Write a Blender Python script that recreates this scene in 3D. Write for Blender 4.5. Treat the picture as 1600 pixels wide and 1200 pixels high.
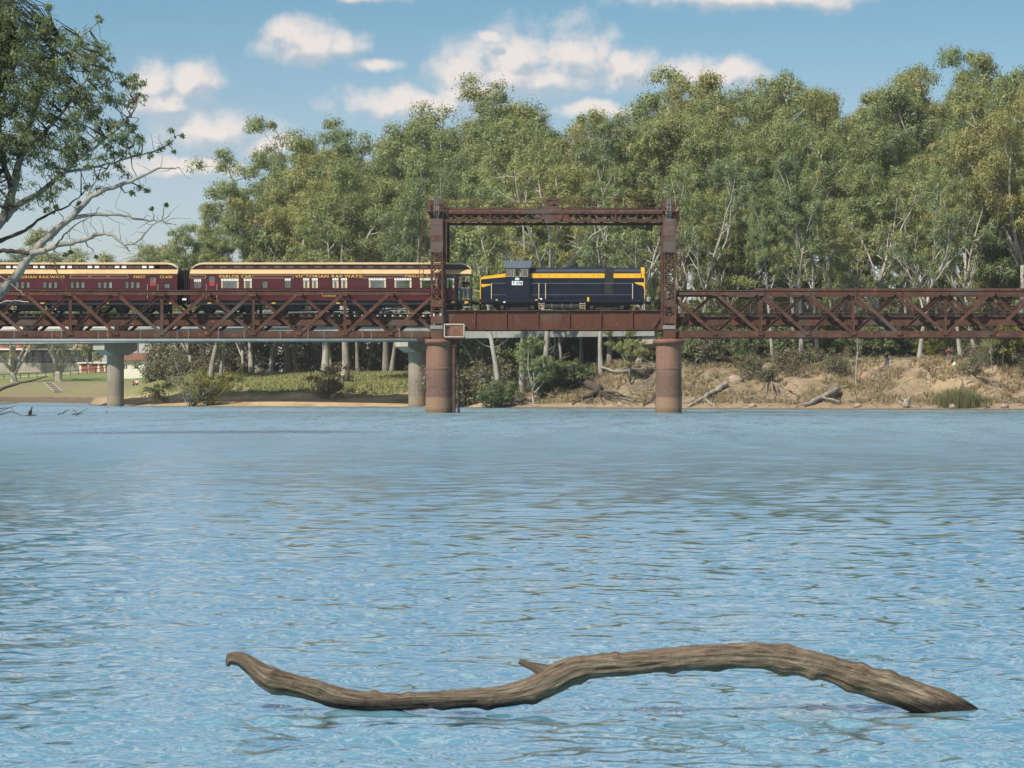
import bpy, math, random
import numpy as np
from mathutils import Vector, Matrix

for _o in list(bpy.data.objects):
    bpy.data.objects.remove(_o, do_unlink=True)
SC = bpy.context.scene
COL = SC.collection

# ------------------------------------------------------------------ camera
# metres; water surface at z = 0; bridge runs along X, near truss plane at y = 260
FPX, VX, HY, CAMZ = 5044.0, 1005.0, 615.0, 1.55      # focal length / principal point in 1600-px units
cam = bpy.data.cameras.new('camera')
cam.sensor_width = 36.0
cam.lens = 36.0 * FPX / 1600.0
cam.shift_x = -(VX - 800.0) / 1600.0
cam.shift_y = (HY - 600.0) / 1600.0
cam.clip_start = 0.5
cam.clip_end = 20000
cam.dof.use_dof = True
cam.dof.focus_distance = 262.0
cam.dof.aperture_fstop = 30.0
camo = bpy.data.objects.new('camera', cam)
camo.location = (0, 0, CAMZ)
camo.rotation_euler = (math.radians(90), 0, 0)
COL.objects.link(camo)
SC.camera = camo

# ------------------------------------------------------------------ light
SUN_EL, SUN_AZ = math.radians(45), math.radians(220)   # azimuth clockwise from +Y
sd = Vector((math.sin(SUN_AZ) * math.cos(SUN_EL), math.cos(SUN_AZ) * math.cos(SUN_EL), math.sin(SUN_EL)))
sun = bpy.data.lights.new('sun', 'SUN')
sun.energy = 4.5
sun.angle = math.radians(1.0)
sun.color = (1.0, 0.93, 0.83)
suno = bpy.data.objects.new('sun', sun)
suno.rotation_euler = sd.to_track_quat('Z', 'Y').to_euler()
suno.location = (-60, -60, 120)
COL.objects.link(suno)

SC.view_settings.view_transform = 'Standard'
SC.view_settings.look = 'None'
SC.view_settings.gamma = 1.0
SC.view_settings.exposure = 0.37
SC.view_settings.use_curve_mapping = False
SC.cycles.max_bounces = 5
SC.cycles.diffuse_bounces = 3
SC.cycles.glossy_bounces = 3
SC.cycles.use_adaptive_sampling = True
SC.cycles.adaptive_threshold = 0.025
SC.cycles.transparent_max_bounces = 12
SC.cycles.caustics_reflective = False
SC.cycles.caustics_refractive = False

# ------------------------------------------------------------------ node helpers
class NT:
    def __init__(s, tree):
        s.t = tree
    def n(s, typ, **kw):
        nd = s.t.nodes.new(typ)
        for k, v in kw.items():
            setattr(nd, k, v)
        return nd
    def put(s, sock, v):
        if isinstance(v, bpy.types.NodeSocket):
            s.t.links.new(v, sock)
        elif v is not None:
            if sock.type == 'RGBA' and len(v) == 3:
                v = (*v, 1)
            sock.default_value = v
    def m(s, op, a, b=None, c=None, clamp=False):
        nd = s.n('ShaderNodeMath', operation=op, use_clamp=clamp)
        s.put(nd.inputs[0], a); s.put(nd.inputs[1], b)
        if c is not None: s.put(nd.inputs[2], c)
        return nd.outputs[0]
    def vm(s, op, a, b=None):
        nd = s.n('ShaderNodeVectorMath', operation=op)
        s.put(nd.inputs[0], a)
        if b is not None: s.put(nd.inputs[1], b)
        return nd.outputs['Value'] if op in ('LENGTH', 'DOT_PRODUCT') else nd.outputs[0]
    def mix(s, f, a, b, blend='MIX'):
        nd = s.n('ShaderNodeMix', data_type='RGBA', blend_type=blend)
        s.put(nd.inputs[0], f); s.put(nd.inputs[6], a); s.put(nd.inputs[7], b)
        return nd.outputs[2]
    def noise(s, vec, scale, detail=3.0, rough=0.5, dist=0.0):
        nd = s.n('ShaderNodeTexNoise')
        if vec is not None: s.put(nd.inputs['Vector'], vec)
        nd.inputs['Scale'].default_value = scale
        nd.inputs['Detail'].default_value = detail
        nd.inputs['Roughness'].default_value = rough
        nd.inputs['Distortion'].default_value = dist
        return nd.outputs[0]
    def ramp(s, f, stops):
        nd = s.n('ShaderNodeValToRGB')
        s.put(nd.inputs[0], f)
        cr = nd.color_ramp
        while len(cr.elements) < len(stops): cr.elements.new(0.5)
        for e, (p, c) in zip(cr.elements, stops):
            e.position = p
            e.color = (*c, 1) if len(c) == 3 else c
        return nd.outputs[0]
    def maprange(s, v, a, b, c, d, smooth=False):
        nd = s.n('ShaderNodeMapRange')
        if smooth: nd.interpolation_type = 'SMOOTHSTEP'
        s.put(nd.inputs[0], v)
        for i, q in enumerate((a, b, c, d)): nd.inputs[1 + i].default_value = q
        return nd.outputs[0]
    def scalev(s, vec, sc):
        nd = s.n('ShaderNodeMapping')
        s.put(nd.inputs[0], vec)
        nd.inputs['Scale'].default_value = sc
        return nd.outputs[0]

# ------------------------------------------------------------------ world: sky with cumulus
W = bpy.data.worlds.new('World')
SC.world = W
W.use_nodes = True
W.cycles.sampling_method = 'MANUAL'
W.cycles.sample_map_resolution = 512
W.node_tree.nodes.clear()
# cloud density as a function of (azimuth, elevation): rounded heaps broken up by noise
G = bpy.data.node_groups.new('cloud_density', 'ShaderNodeTree')
G.interface.new_socket('P', in_out='INPUT', socket_type='NodeSocketVector')
G.interface.new_socket('D', in_out='OUTPUT', socket_type='NodeSocketFloat')
g = NT(G)
gi = g.n('NodeGroupInput'); go = g.n('NodeGroupOutput')
P0 = gi.outputs[0]
warp = g.n('ShaderNodeTexNoise'); g.put(warp.inputs['Vector'], P0)
warp.inputs['Scale'].default_value = 70; warp.inputs['Detail'].default_value = 3
wv = g.vm('MULTIPLY', g.vm('SUBTRACT', warp.outputs['Color'], (0.5, 0.5, 0.5)), (0.012, 0.010, 0))
PW = g.vm('ADD', P0, wv)
CL = [(480, 78, 72, 34), (545, 76, 34, 24), (455, 58, 38, 24), (305, 138, 48, 34), (240, 140, 34, 36), (260, 175, 50, 26), (720, 108, 56, 46), (810, 95, 60, 60),
      (900, 92, 62, 56), (985, 108, 46, 34), (820, 128, 150, 24), (660, 165, 120, 30), (740, 150, 70, 24), (1090, 122, 90, 28), (1150, 112, 50, 22),
      (1180, -6, 215, 24), (600, -10, 120, 16), (330, 205, 95, 34), (300, 262, 110, 22), (590, 108, 40, 14), (930, 172, 60, 14), (770, 60, 30, 16), (420, 232, 50, 14)]
best = None
for (cx, cy, rx, ry) in CL:
    c = ((cx - VX) / FPX, (HY - cy) / FPX, 0)
    q = g.vm('MULTIPLY', g.vm('SUBTRACT', PW, c), (FPX / rx, FPX / ry, 0))
    d = g.m('SUBTRACT', 1.0, g.vm('LENGTH', q))
    best = d if best is None else g.m('MAXIMUM', best, d)
# the rest of the sky carries the same kind of clouds
gen = g.noise(g.scalev(P0, (15, 24, 1)), 1.0, 2.0, 0.5)
sy = g.n('ShaderNodeSeparateXYZ'); g.put(sy.inputs[0], P0)
cov = g.maprange(sy.outputs[1], 0.12, 0.17, 0.72, 0.51)
gen = g.m('MULTIPLY', g.m('SUBTRACT', gen, cov), 7.0)
best = g.m('MAXIMUM', best, gen)
fb = g.noise(P0, 130, 4.0, 0.58)
fb2 = g.noise(P0, 42, 3.0, 0.5)
dd = g.m('ADD', best, g.m('ADD', g.m('MULTIPLY', g.m('SUBTRACT', fb, 0.5), 1.15), g.m('MULTIPLY', g.m('SUBTRACT', fb2, 0.5), 1.1)))
g.put(go.inputs[0], dd)

w = NT(W.node_tree)
tc = w.n('ShaderNodeTexCoord')
sx = w.n('ShaderNodeSeparateXYZ'); w.put(sx.inputs[0], tc.outputs['Generated'])
az = w.m('ARCTAN2', sx.outputs[0], sx.outputs[1])
el = w.m('ARCSINE', sx.outputs[2])
cv = w.n('ShaderNodeCombineXYZ'); w.put(cv.inputs[0], az); w.put(cv.inputs[1], el)
def dens(vec):
    nd = w.n('ShaderNodeGroup'); nd.node_tree = G
    w.put(nd.inputs[0], vec)
    return nd.outputs[0]
d0 = dens(cv.outputs[0])
d1 = dens(w.vm('ADD', cv.outputs[0], (-0.0028, 0.0046, 0)))
alpha = w.maprange(d0, -0.40, 0.70, 0.0, 0.82, True)
lit = w.m('ADD', 0.52, w.m('MULTIPLY', w.m('SUBTRACT', d0, d1), 1.7), clamp=True)
ccol = w.mix(lit, (5.0, 5.2, 5.6), (8.7, 7.7, 7.0))
sky = w.n('ShaderNodeTexSky', sky_type='NISHITA')
sky.sun_disc = False
sky.sun_elevation = SUN_EL
sky.sun_rotation = SUN_AZ
sky.altitude = 100
sky.air_density = 1.0
sky.dust_density = 0.6
sky.ozone_density = 2.0
tint = w.ramp(w.maprange(el, 0.0, 0.24, 0.0, 1.0), [(0.0, (0.98, 0.95, 1.06)), (0.25, (0.84, 0.86, 0.98)), (0.5, (0.50, 0.71, 0.80)), (1.0, (0.50, 0.71, 0.82))])
skyc = w.mix(1.0, sky.outputs[0], tint, 'MULTIPLY')
up = w.maprange(el, -0.02, 0.0, 0.0, 1.0)
mixc = w.mix(w.m('MULTIPLY', alpha, up), skyc, ccol)
bg = w.n('ShaderNodeBackground')
w.put(bg.inputs[0], mixc)
bg.inputs[1].default_value = 0.086
wo = w.n('ShaderNodeOutputWorld')
w.put(wo.inputs[0], bg.outputs[0])

# ------------------------------------------------------------------ geometry helpers
def P(x, y, Y):
    return Vector(((x - VX) * Y / FPX, Y, CAMZ + (HY - y) * Y / FPX))
def PX(x, Y): return (x - VX) * Y / FPX
def PZ(y, Y): return CAMZ + (HY - y) * Y / FPX
WL = {}
def wloc(o): return WL.get(o.name, Vector((0, 0, 0))) if o else Vector((0, 0, 0))

def props(o, label=None, cat=None, group=None, kind=None):
    if label: o['label'] = label
    if cat: o['category'] = cat
    if group: o['group'] = group
    if kind: o['kind'] = kind
    return o
def thing(name, label, cat, loc=(0, 0, 0), group=None):
    o = bpy.data.objects.new(name, None)
    o.empty_display_size = 0.3
    COL.objects.link(o)
    o.location = loc
    WL[o.name] = Vector(loc)
    return props(o, label, cat, group)

def link(me, name, parent=None, loc=(0, 0, 0), rot=None, scale=None):
    o = bpy.data.objects.new(name, me)
    COL.objects.link(o)
    loc = Vector(loc)
    WL[o.name] = loc.copy()
    if parent is not None:
        o.parent = parent
        loc = loc - wloc(parent)
    o.location = loc
    if rot is not None: o.rotation_euler = rot
    if scale is not None: o.scale = scale
    return o

class MB:
    def __init__(s):
        s.v = []; s.f = []
    def add(s, vs, fs):
        k = len(s.v)
        s.v += [tuple(q) for q in vs]
        s.f += [tuple(i + k for i in q) for q in fs]
        return s
    def box(s, x0, x1, y0, y1, z0, z1):
        return s.add([(x0, y0, z0), (x1, y0, z0), (x1, y1, z0), (x0, y1, z0), (x0, y0, z1), (x1, y0, z1), (x1, y1, z1), (x0, y1, z1)],
                     [(0, 3, 2, 1), (4, 5, 6, 7), (0, 1, 5, 4), (1, 2, 6, 5), (2, 3, 7, 6), (3, 0, 4, 7)])
    def prism(s, poly, a, b, axis='y'):
        n = len(poly)
        mk = {'y': lambda p, t: (p[0], t, p[1]), 'x': lambda p, t: (t, p[0], p[1]), 'z': lambda p, t: (p[0], p[1], t)}[axis]
        vs = [mk(p, a) for p in poly] + [mk(p, b) for p in poly]
        fs = [tuple(range(n)), tuple(range(2 * n - 1, n - 1, -1))]
        fs += [(i, i + n, (i + 1) % n + n, (i + 1) % n) for i in range(n)]
        return s.add(vs, fs)
    def bar(s, p, q, wd, dp, up=(0, 1, 0)):
        p = Vector(p); q = Vector(q)
        d = (q - p).normalized(); u = Vector(up)
        if abs(d.dot(u)) > 0.95: u = Vector((1, 0, 0))
        a = d.cross(u).normalized(); b = a.cross(d).normalized()
        vs = []
        for e in (p, q):
            for (i, j) in ((-1, -1), (1, -1), (1, 1), (-1, 1)):
                vs.append(e + a * (i * wd / 2) + b * (j * dp / 2))
        return s.add(vs, [(0, 1, 2, 3), (7, 6, 5, 4), (0, 4, 5, 1), (1, 5, 6, 2), (2, 6, 7, 3), (3, 7, 4, 0)])
    def tube(s, pts, rad, n=8, cap=True):
        pts = [Vector(p) for p in pts]
        if not hasattr(rad, '__len__'): rad = [rad] * len(pts)
        vs = []; fs = []
        prev = None
        for i, p in enumerate(pts):
            d = (pts[min(i + 1, len(pts) - 1)] - pts[max(i - 1, 0)]).normalized()
            if prev is None:
                a = d.orthogonal().normalized()
            else:
                a = (prev - d * prev.dot(d))
                a = a.normalized() if a.length > 1e-5 else d.orthogonal().normalized()
            prev = a
            b = d.cross(a)
            for k in range(n):
                t = 2 * math.pi * k / n
                vs.append(p + (a * math.cos(t) + b * math.sin(t)) * rad[i])
        for i in range(len(pts) - 1):
            for k in range(n):
                fs.append((i * n + k, i * n + (k + 1) % n, (i + 1) * n + (k + 1) % n, (i + 1) * n + k))
        if cap:
            fs.append(tuple(range(n - 1, -1, -1)))
            fs.append(tuple(range((len(pts) - 1) * n, len(pts) * n)))
        return s.add(vs, fs)
    def cyl(s, c, r, h, n=24, axis='z', r2=None):
        c = Vector(c)
        ax = {'x': Vector((1, 0, 0)), 'y': Vector((0, 1, 0)), 'z': Vector((0, 0, 1))}[axis]
        return s.tube([c, c + ax * h], [r, r if r2 is None else r2], n)
    def lathe(s, c, prof, n=28):
        vs = []; fs = []
        for (r, z) in prof:
            for k in range(n):
                t = 2 * math.pi * k / n
                vs.append((c[0] + r * math.cos(t), c[1] + r * math.sin(t), c[2] + z))
        for i in range(len(prof) - 1):
            for k in range(n):
                fs.append((i * n + k, i * n + (k + 1) % n, (i + 1) * n + (k + 1) % n, (i + 1) * n + k))
        fs.append(tuple(range(n - 1, -1, -1)))
        fs.append(tuple(range((len(prof) - 1) * n, len(prof) * n)))
        return s.add(vs, fs)
    def mesh(s, name, mat, org=(0, 0, 0), smooth=False):
        me = bpy.data.meshes.new(name)
        o = Vector(org)
        me.from_pydata([(v[0] - o.x, v[1] - o.y, v[2] - o.z) for v in s.v], [], s.f)
        if mat is not None: me.materials.append(mat)
        if smooth:
            me.polygons.foreach_set('use_smooth', [True] * len(me.polygons))
        me.update()
        return me
    def build(s, name, mat, parent=None, org=None, smooth=False):
        if org is None: org = wloc(parent)
        return link(s.mesh(name, mat, org, smooth), name, parent, org)

def np_mesh(name, V, F, mat, smooth=False):
    """F: (n,4) or (n,3) int array"""
    me = bpy.data.meshes.new(name)
    F = np.asarray(F, dtype=np.int32); V = np.asarray(V, dtype=np.float32)
    k = F.shape[1]
    me.vertices.add(len(V)); me.vertices.foreach_set('co', V.ravel())
    me.loops.add(F.size); me.loops.foreach_set('vertex_index', F.ravel())
    me.polygons.add(len(F))
    me.polygons.foreach_set('loop_start', np.arange(0, F.size, k, dtype=np.int32))
    me.polygons.foreach_set('loop_total', np.full(len(F), k, dtype=np.int32))
    if smooth: me.polygons.foreach_set('use_smooth', np.ones(len(F), dtype=bool))
    if mat is not None: me.materials.append(mat)
    me.update(calc_edges=True)
    me.validate()
    return me

def _hash(ix, iy, seed):
    h = (ix.astype(np.int64) * 374761393 + iy.astype(np.int64) * 668265263 + seed * 1442695041) & 0xffffffff
    h = ((h ^ (h >> 13)) * 1274126177) & 0xffffffff
    return ((h ^ (h >> 16)) & 0xffff) / 65535.0
def vnoise(x, y, seed=0):
    x = np.asarray(x, float); y = np.asarray(y, float)
    ix = np.floor(x); iy = np.floor(y)
    fx = x - ix; fy = y - iy
    fx = fx * fx * (3 - 2 * fx); fy = fy * fy * (3 - 2 * fy)
    a = _hash(ix, iy, seed); b = _hash(ix + 1, iy, seed); c = _hash(ix, iy + 1, seed); d = _hash(ix + 1, iy + 1, seed)
    return (a * (1 - fx) + b * fx) * (1 - fy) + (c * (1 - fx) + d * fx) * fy
def fbm(x, y, seed=0, oct=4):
    s = 0; a = 0.5; t = 0
    for i in range(oct):
        s = s + a * vnoise(np.asarray(x) * 2 ** i, np.asarray(y) * 2 ** i, seed + i * 17); t += a; a *= 0.5
    return s / t

# ------------------------------------------------------------------ materials
def mat(name):
    m = bpy.data.materials.new(name)
    m.use_nodes = True
    nt = NT(m.node_tree)
    b = m.node_tree.nodes['Principled BSDF']
    return m, nt, b
def pos(nt): return nt.n('ShaderNodeNewGeometry').outputs['Position']
def simple(name, col, rough=0.6, var=0.25, scale=1.5, metallic=0.0, stretch=(1, 1, 1), dirt=None, bump=0.0, spec=0.5):
    m, nt, b = mat(name)
    p = nt.scalev(pos(nt), stretch)
    f = nt.noise(p, scale, 5, 0.6)
    lo = tuple(c * (1 - var) for c in col); hi = tuple(min(1, c * (1 + var)) for c in col)
    c = nt.ramp(f, [(0.3, lo), (0.7, hi)])
    if dirt:
        f2 = nt.noise(p, scale * 3.1, 4, 0.6)
        c = nt.mix(nt.maprange(f2, 0.5, 0.72, 0, 0.7, True), c, dirt)
    nt.put(b.inputs['Base Color'], c)
    b.inputs['Roughness'].default_value = rough
    b.inputs['Metallic'].default_value = metallic
    b.inputs['Specular IOR Level'].default_value = spec
    if bump:
        bp = nt.n('ShaderNodeBump'); bp.inputs['Strength'].default_value = bump; bp.inputs['Distance'].default_value = 0.05
        nt.put(bp.inputs['Height'], nt.noise(p, scale * 6, 4, 0.6)); nt.put(b.inputs['Normal'], bp.outputs[0])
    return m
M = {}
def rustmat(name, c1, c2, c3, sc=0.9):
    m, nt, b = mat(name)
    p = pos(nt)
    f = nt.noise(nt.scalev(p, (1, 1, 0.45)), sc, 6, 0.65)
    c = nt.ramp(f, [(0.25, c1), (0.5, c2), (0.75, c3)])
    st = nt.noise(nt.scalev(p, (5, 5, 0.35)), 1.0, 4, 0.6)
    c = nt.mix(nt.maprange(st, 0.52, 0.72, 0, 0.55, True), c, tuple(x * 0.5 for x in c1))
    fl = nt.noise(p, 2.6, 5, 0.7)
    c = nt.mix(nt.maprange(fl, 0.55, 0.70, 0, 0.75, True), c, tuple(x * 1.75 for x in c3))
    gr = nt.noise(p, 0.35, 3, 0.5)
    c = nt.mix(nt.maprange(gr, 0.52, 0.7, 0, 0.6, True), c, (0.11, 0.095, 0.08))
    nt.put(b.inputs['Base Color'], c)
    b.inputs['Roughness'].default_value = 0.85
    b.inputs['Specular IOR Level'].default_value = 0.25
    return m
M['rust'] = rustmat('rusty_steel', (0.048, 0.027, 0.019), (0.088, 0.041, 0.027), (0.138, 0.058, 0.034))
M['rust_grey'] = rustmat('grey_rusty_plate', (0.075, 0.055, 0.05), (0.11, 0.075, 0.066), (0.14, 0.085, 0.07), 0.6)
M['rust_girder'] = rustmat('girder_red_rust', (0.066, 0.026, 0.017), (0.092, 0.036, 0.022), (0.12, 0.047, 0.027), 0.5)
M['iron_pier'] = None
def piermat(name, top, mid, low, tide):
    m, nt, b = mat(name)
    p = pos(nt)
    z = nt.n('ShaderNodeSeparateXYZ'); nt.put(z.inputs[0], p)
    wob = nt.m('MULTIPLY', nt.m('SUBTRACT', nt.noise(p, 1.2, 3, 0.5), 0.5), 0.25)
    zz = nt.m('ADD', z.outputs[2], wob)
    c = nt.mix(nt.maprange(zz, 2.6, 4.2, 0, 1, True), mid, top)
    st = nt.noise(nt.scalev(p, (4.5, 4.5, 0.25)), 1.0, 5, 0.6)
    c = nt.mix(nt.maprange(st, 0.45, 0.75, 0, 0.6, True), c, tuple(x * 0.5 for x in mid))
    c = nt.mix(nt.maprange(zz, 1.3, 1.2, 0, 1), c, tide)
    c = nt.mix(nt.maprange(zz, 0.5, 0.2, 0, 0.8, True), c, low)
    gr = nt.noise(p, 3.0, 6, 0.7)
    c = nt.mix(nt.maprange(gr, 0.3, 0.8, 0, 0.35), c, tuple(x * 1.6 for x in top))
    nt.put(b.inputs['Base Color'], c)
    b.inputs['Roughness'].default_value = 0.85
    return m
M['iron_pier'] = piermat('stained_iron_pier', (0.215, 0.115, 0.072), (0.115, 0.066, 0.05), (0.10, 0.075, 0.05), (0.24, 0.15, 0.085))
M['conc_pier'] = piermat('stained_concrete_pier', (0.26, 0.215, 0.16), (0.19, 0.15, 0.11), (0.12, 0.10, 0.075), (0.22, 0.17, 0.11))
M['pier_cap'] = simple('rusty_pier_cap', (0.19, 0.085, 0.05), 0.85, 0.35, 1.4, dirt=(0.08, 0.05, 0.04))
M['concrete'] = simple('weathered_concrete', (0.34, 0.31, 0.25), 0.9, 0.2, 0.5, stretch=(1, 1, 0.4), dirt=(0.2, 0.19, 0.16))
M['concrete_dark'] = simple('girder_concrete', (0.24, 0.235, 0.21), 0.9, 0.2, 0.5, stretch=(1, 1, 0.3), dirt=(0.14, 0.135, 0.12))
M['concrete_pale'] = simple('parapet_concrete', (0.52, 0.48, 0.38), 0.9, 0.12, 0.6)
M['steel_pipe'] = simple('galvanised_pipe', (0.20, 0.225, 0.215), 0.6, 0.15, 0.8)
M['timber'] = simple('dark_timber_and_shaded_girder', (0.035, 0.028, 0.024), 0.9, 0.4, 3.0)
M['rail'] = simple('rail_steel', (0.16, 0.12, 0.10), 0.5, 0.2, 2.0, metallic=0.6)
M['maroon'] = simple('maroon_coach_paint', (0.070, 0.0085, 0.013), 0.35, 0.18, 0.7)
M['maroon_dark'] = simple('dark_maroon_paint', (0.03, 0.010, 0.010), 0.45, 0.2, 0.8)
M['cream'] = simple('cream_roof_paint', (0.57, 0.40, 0.20), 0.6, 0.1, 0.6, stretch=(1, 1, 1), dirt=(0.42, 0.29, 0.14))
M['cream_pale'] = simple('pale_cream_paint', (0.60, 0.47, 0.30), 0.55, 0.08, 0.8)
M['black'] = simple('black_underframe', (0.012, 0.012, 0.017), 0.6, 0.4, 2.5, dirt=(0.04, 0.034, 0.03))
M['grime'] = simple('grimy_bogie', (0.035, 0.032, 0.032), 0.75, 0.4, 2.5, dirt=(0.075, 0.06, 0.05))
M['gold'] = simple('gold_leaf_lettering', (0.70, 0.42, 0.06), 0.45, 0.08, 2.0)
M['white'] = simple('white_paint', (0.78, 0.77, 0.73), 0.5, 0.06, 2.0)
M['blind'] = simple('white_blind_cloth', (0.72, 0.70, 0.64), 0.9, 0.08, 3.0)
M['navy'] = simple('navy_loco_paint', (0.0022, 0.0068, 0.018), 0.38, 0.35, 0.8, dirt=(0.011, 0.013, 0.017), spec=0.4)
M['navy_roof'] = simple('dark_loco_roof', (0.012, 0.018, 0.035), 0.5, 0.25, 0.8)
M['yellow'] = simple('yellow_loco_paint', (0.78, 0.40, 0.015), 0.42, 0.08, 1.0)
M['cab_roof'] = simple('grey_cab_roof', (0.115, 0.14, 0.16), 0.55, 0.12, 1.0)
M['loco_grille'] = simple('sooty_grille', (0.022, 0.022, 0.021), 0.8, 0.4, 3.0, dirt=(0.04, 0.033, 0.026))
M['red'] = simple('red_sign', (0.42, 0.02, 0.03), 0.5, 0.1, 2.0)
M['badge'] = simple('pale_blue_badge', (0.45, 0.68, 0.78), 0.4, 0.1, 4.0)
M['inside'] = simple('coach_interior', (0.07, 0.05, 0.04), 0.8, 0.3, 1.0)
M['plate_black'] = simple('number_black', (0.01, 0.01, 0.01), 0.5, 0.1, 1.0)
def glassmat():
    m, nt, b = mat('window_glass')
    tr = nt.n('ShaderNodeBsdfTransparent'); tr.inputs[0].default_value = (0.80, 0.85, 0.85, 1)
    gl = nt.n('ShaderNodeBsdfGlossy'); gl.inputs['Roughness'].default_value = 0.03
    mx = nt.n('ShaderNodeMixShader'); mx.inputs[0].default_value = 0.16
    nt.put(mx.inputs[1], tr.outputs[0]); nt.put(mx.inputs[2], gl.outputs[0])
    nt.put(m.node_tree.nodes['Material Output'].inputs[0], mx.outputs[0])
    return m
M['glass'] = glassmat()
M['dark_glass'] = simple('dark_window_glass', (0.03, 0.04, 0.05), 0.08, 0.2, 0.5, spec=0.8)
# ================================================================== WATER
def watermat():
    m, nt, b = mat('river_water')
    p = pos(nt)
    sp = nt.n('ShaderNodeSeparateXYZ'); nt.put(sp.inputs[0], p)
    silt = nt.noise(nt.scalev(p, (1.0, 0.45, 1)), 0.8, 4, 0.6)
    patch = nt.noise(nt.scalev(p, (0.3, 0.10, 1)), 0.5, 3, 0.5)
    f = nt.m('ADD', nt.m('MULTIPLY', silt, 0.7), nt.m('MULTIPLY', patch, 0.3))
    nt.put(b.inputs['Base Color'], nt.ramp(f, [(0.0, (0.125, 0.31, 0.41)), (0.55, (0.135, 0.32, 0.41)), (0.66, (0.26, 0.33, 0.29)), (1.0, (0.31, 0.32, 0.25))]))
    b.inputs['IOR'].default_value = 1.33
    b.inputs['Coat Weight'].default_value = 1.0
    b.inputs['Coat IOR'].default_value = 3.5
    # unresolved ripples: the farther out, the more waves share a patch of surface
    rg = nt.maprange(sp.outputs[1], 15, 150, 0.015, 0.31)
    gs = nt.noise(nt.scalev(p, (0.45, 0.05, 1)), 1.0, 4, 0.6)
    rg = nt.m('ADD', rg, nt.m('MULTIPLY', nt.m('SUBTRACT', gs, 0.5), nt.maprange(sp.outputs[1], 60, 160, 0.0, 0.55)), clamp=True)
    nt.put(b.inputs['Roughness'], rg); nt.put(b.inputs['Coat Roughness'], rg)
    bp = nt.n('ShaderNodeBump')
    nt.put(bp.inputs['Strength'], nt.maprange(sp.outputs[1], 35, 105, 0.03, 0.6))      # nearer in, the ripples are modelled
    bp.inputs['Distance'].default_value = 0.04
    h = nt.m('ADD', nt.noise(nt.scalev(p, (4.0, 6.5, 1)), 1.0, 4, 0.65), nt.m('MULTIPLY', nt.noise(nt.scalev(p, (0.5, 0.35, 1)), 1.0, 2, 0.5), 2.0))
    h = nt.m('ADD', h, nt.m('MULTIPLY', nt.noise(nt.scalev(p, (13, 19, 1)), 1.0, 3, 0.6), 0.4))
    h = nt.m('ADD', h, nt.m('MULTIPLY', nt.noise(nt.scalev(p, (0.8, 0.16, 1)), 1.0, 3, 0.6), nt.maprange(sp.outputs[1], 70, 140, 0.0, 34.0)))
    nt.put(bp.inputs['Height'], h)
    nt.put(b.inputs['Normal'], bp.outputs[0]); nt.put(b.inputs['Coat Normal'], bp.outputs[0])
    return m
M['water'] = watermat()
def build_water():
    rng = np.random.default_rng(5)
    rows, cols, Y0, Y1 = 1020, 420, 8.5, 112.0
    Y = Y0 * (Y1 / Y0) ** (np.arange(rows) / (rows - 1))
    t = np.linspace(0, 1, cols)
    xa = lambda y: -0.225 * y - 1.8
    xb = lambda y: 0.145 * y + 1.8
    X0 = xa(Y); X1 = xb(Y)
    XX = X0[:, None] + (X1 - X0)[:, None] * t[None, :]
    YY = np.repeat(Y[:, None], cols, 1)
    spac = np.maximum(Y * math.log(Y1 / Y0) / rows, (X1 - X0) / cols)[:, None]
    Z = np.zeros_like(XX)
    gust = 0.5 + 1.0 * fbm(XX * 0.3, YY * 0.12, 3, 3)
    fine = 0.45 + 1.1 * fbm(XX * 0.9 + 9, YY * 0.35, 8, 3)
    for i in range(110):
        L = 0.11 * (2.2 / 0.11) ** (rng.random() ** 1.4)
        a = rng.normal(math.radians(80), 0.55)
        kx, ky = math.cos(a) * 2 * math.pi / L, math.sin(a) * 2 * math.pi / L
        slope = WSLOPE * (1.0 if L < 0.45 else (0.45 / L) ** 1.05)
        fade = np.clip((L / spac - 2.2) / 2.0, 0, 1)
        Z += slope * L / (2 * math.pi) * fade * (fine if L < 0.6 else gust) * np.sin(kx * XX + ky * YY + rng.random() * 6.283)
    Z *= np.clip((YY - Y0) / 1.0, 0, 1) * np.clip((Y1 - YY) / 12, 0, 1) * np.clip(np.minimum(t, 1 - t)[None, :] / 0.02, 0, 1)
    V = np.stack([XX, YY, Z], -1).reshape(-1, 3)
    idx = np.arange(rows * cols).reshape(rows, cols)
    F = np.stack([idx[:-1, :-1], idx[:-1, 1:], idx[1:, 1:], idx[1:, :-1]], -1).reshape(-1, 4)
    me = np_mesh('river_water', V, F, M['water'], True)
    props(link(me, 'river_water'), kind='structure')
    s = MB()      # calm margin out to the banks and the far reach
    s.add([(xa(Y0), Y0, 0), (xa(Y1), Y1, 0), (-900, Y1, 0), (-900, Y0, 0)], [(3, 0, 1, 2)])
    s.add([(xb(Y0), Y0, 0), (xb(Y1), Y1, 0), (900, Y1, 0), (900, Y0, 0)], [(0, 3, 2, 1)])
    s.add([(-900, Y1, 0), (900, Y1, 0), (900, 760, 0), (-900, 760, 0)], [(0, 1, 2, 3)])
    s.add([(-900, -60, 0), (900, -60, 0), (900, Y0, 0), (-900, Y0, 0)], [(0, 1, 2, 3)])
    props(s.build('river_water_reach', M['water']), kind='structure')
WSLOPE = 0.027
build_water()

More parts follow.
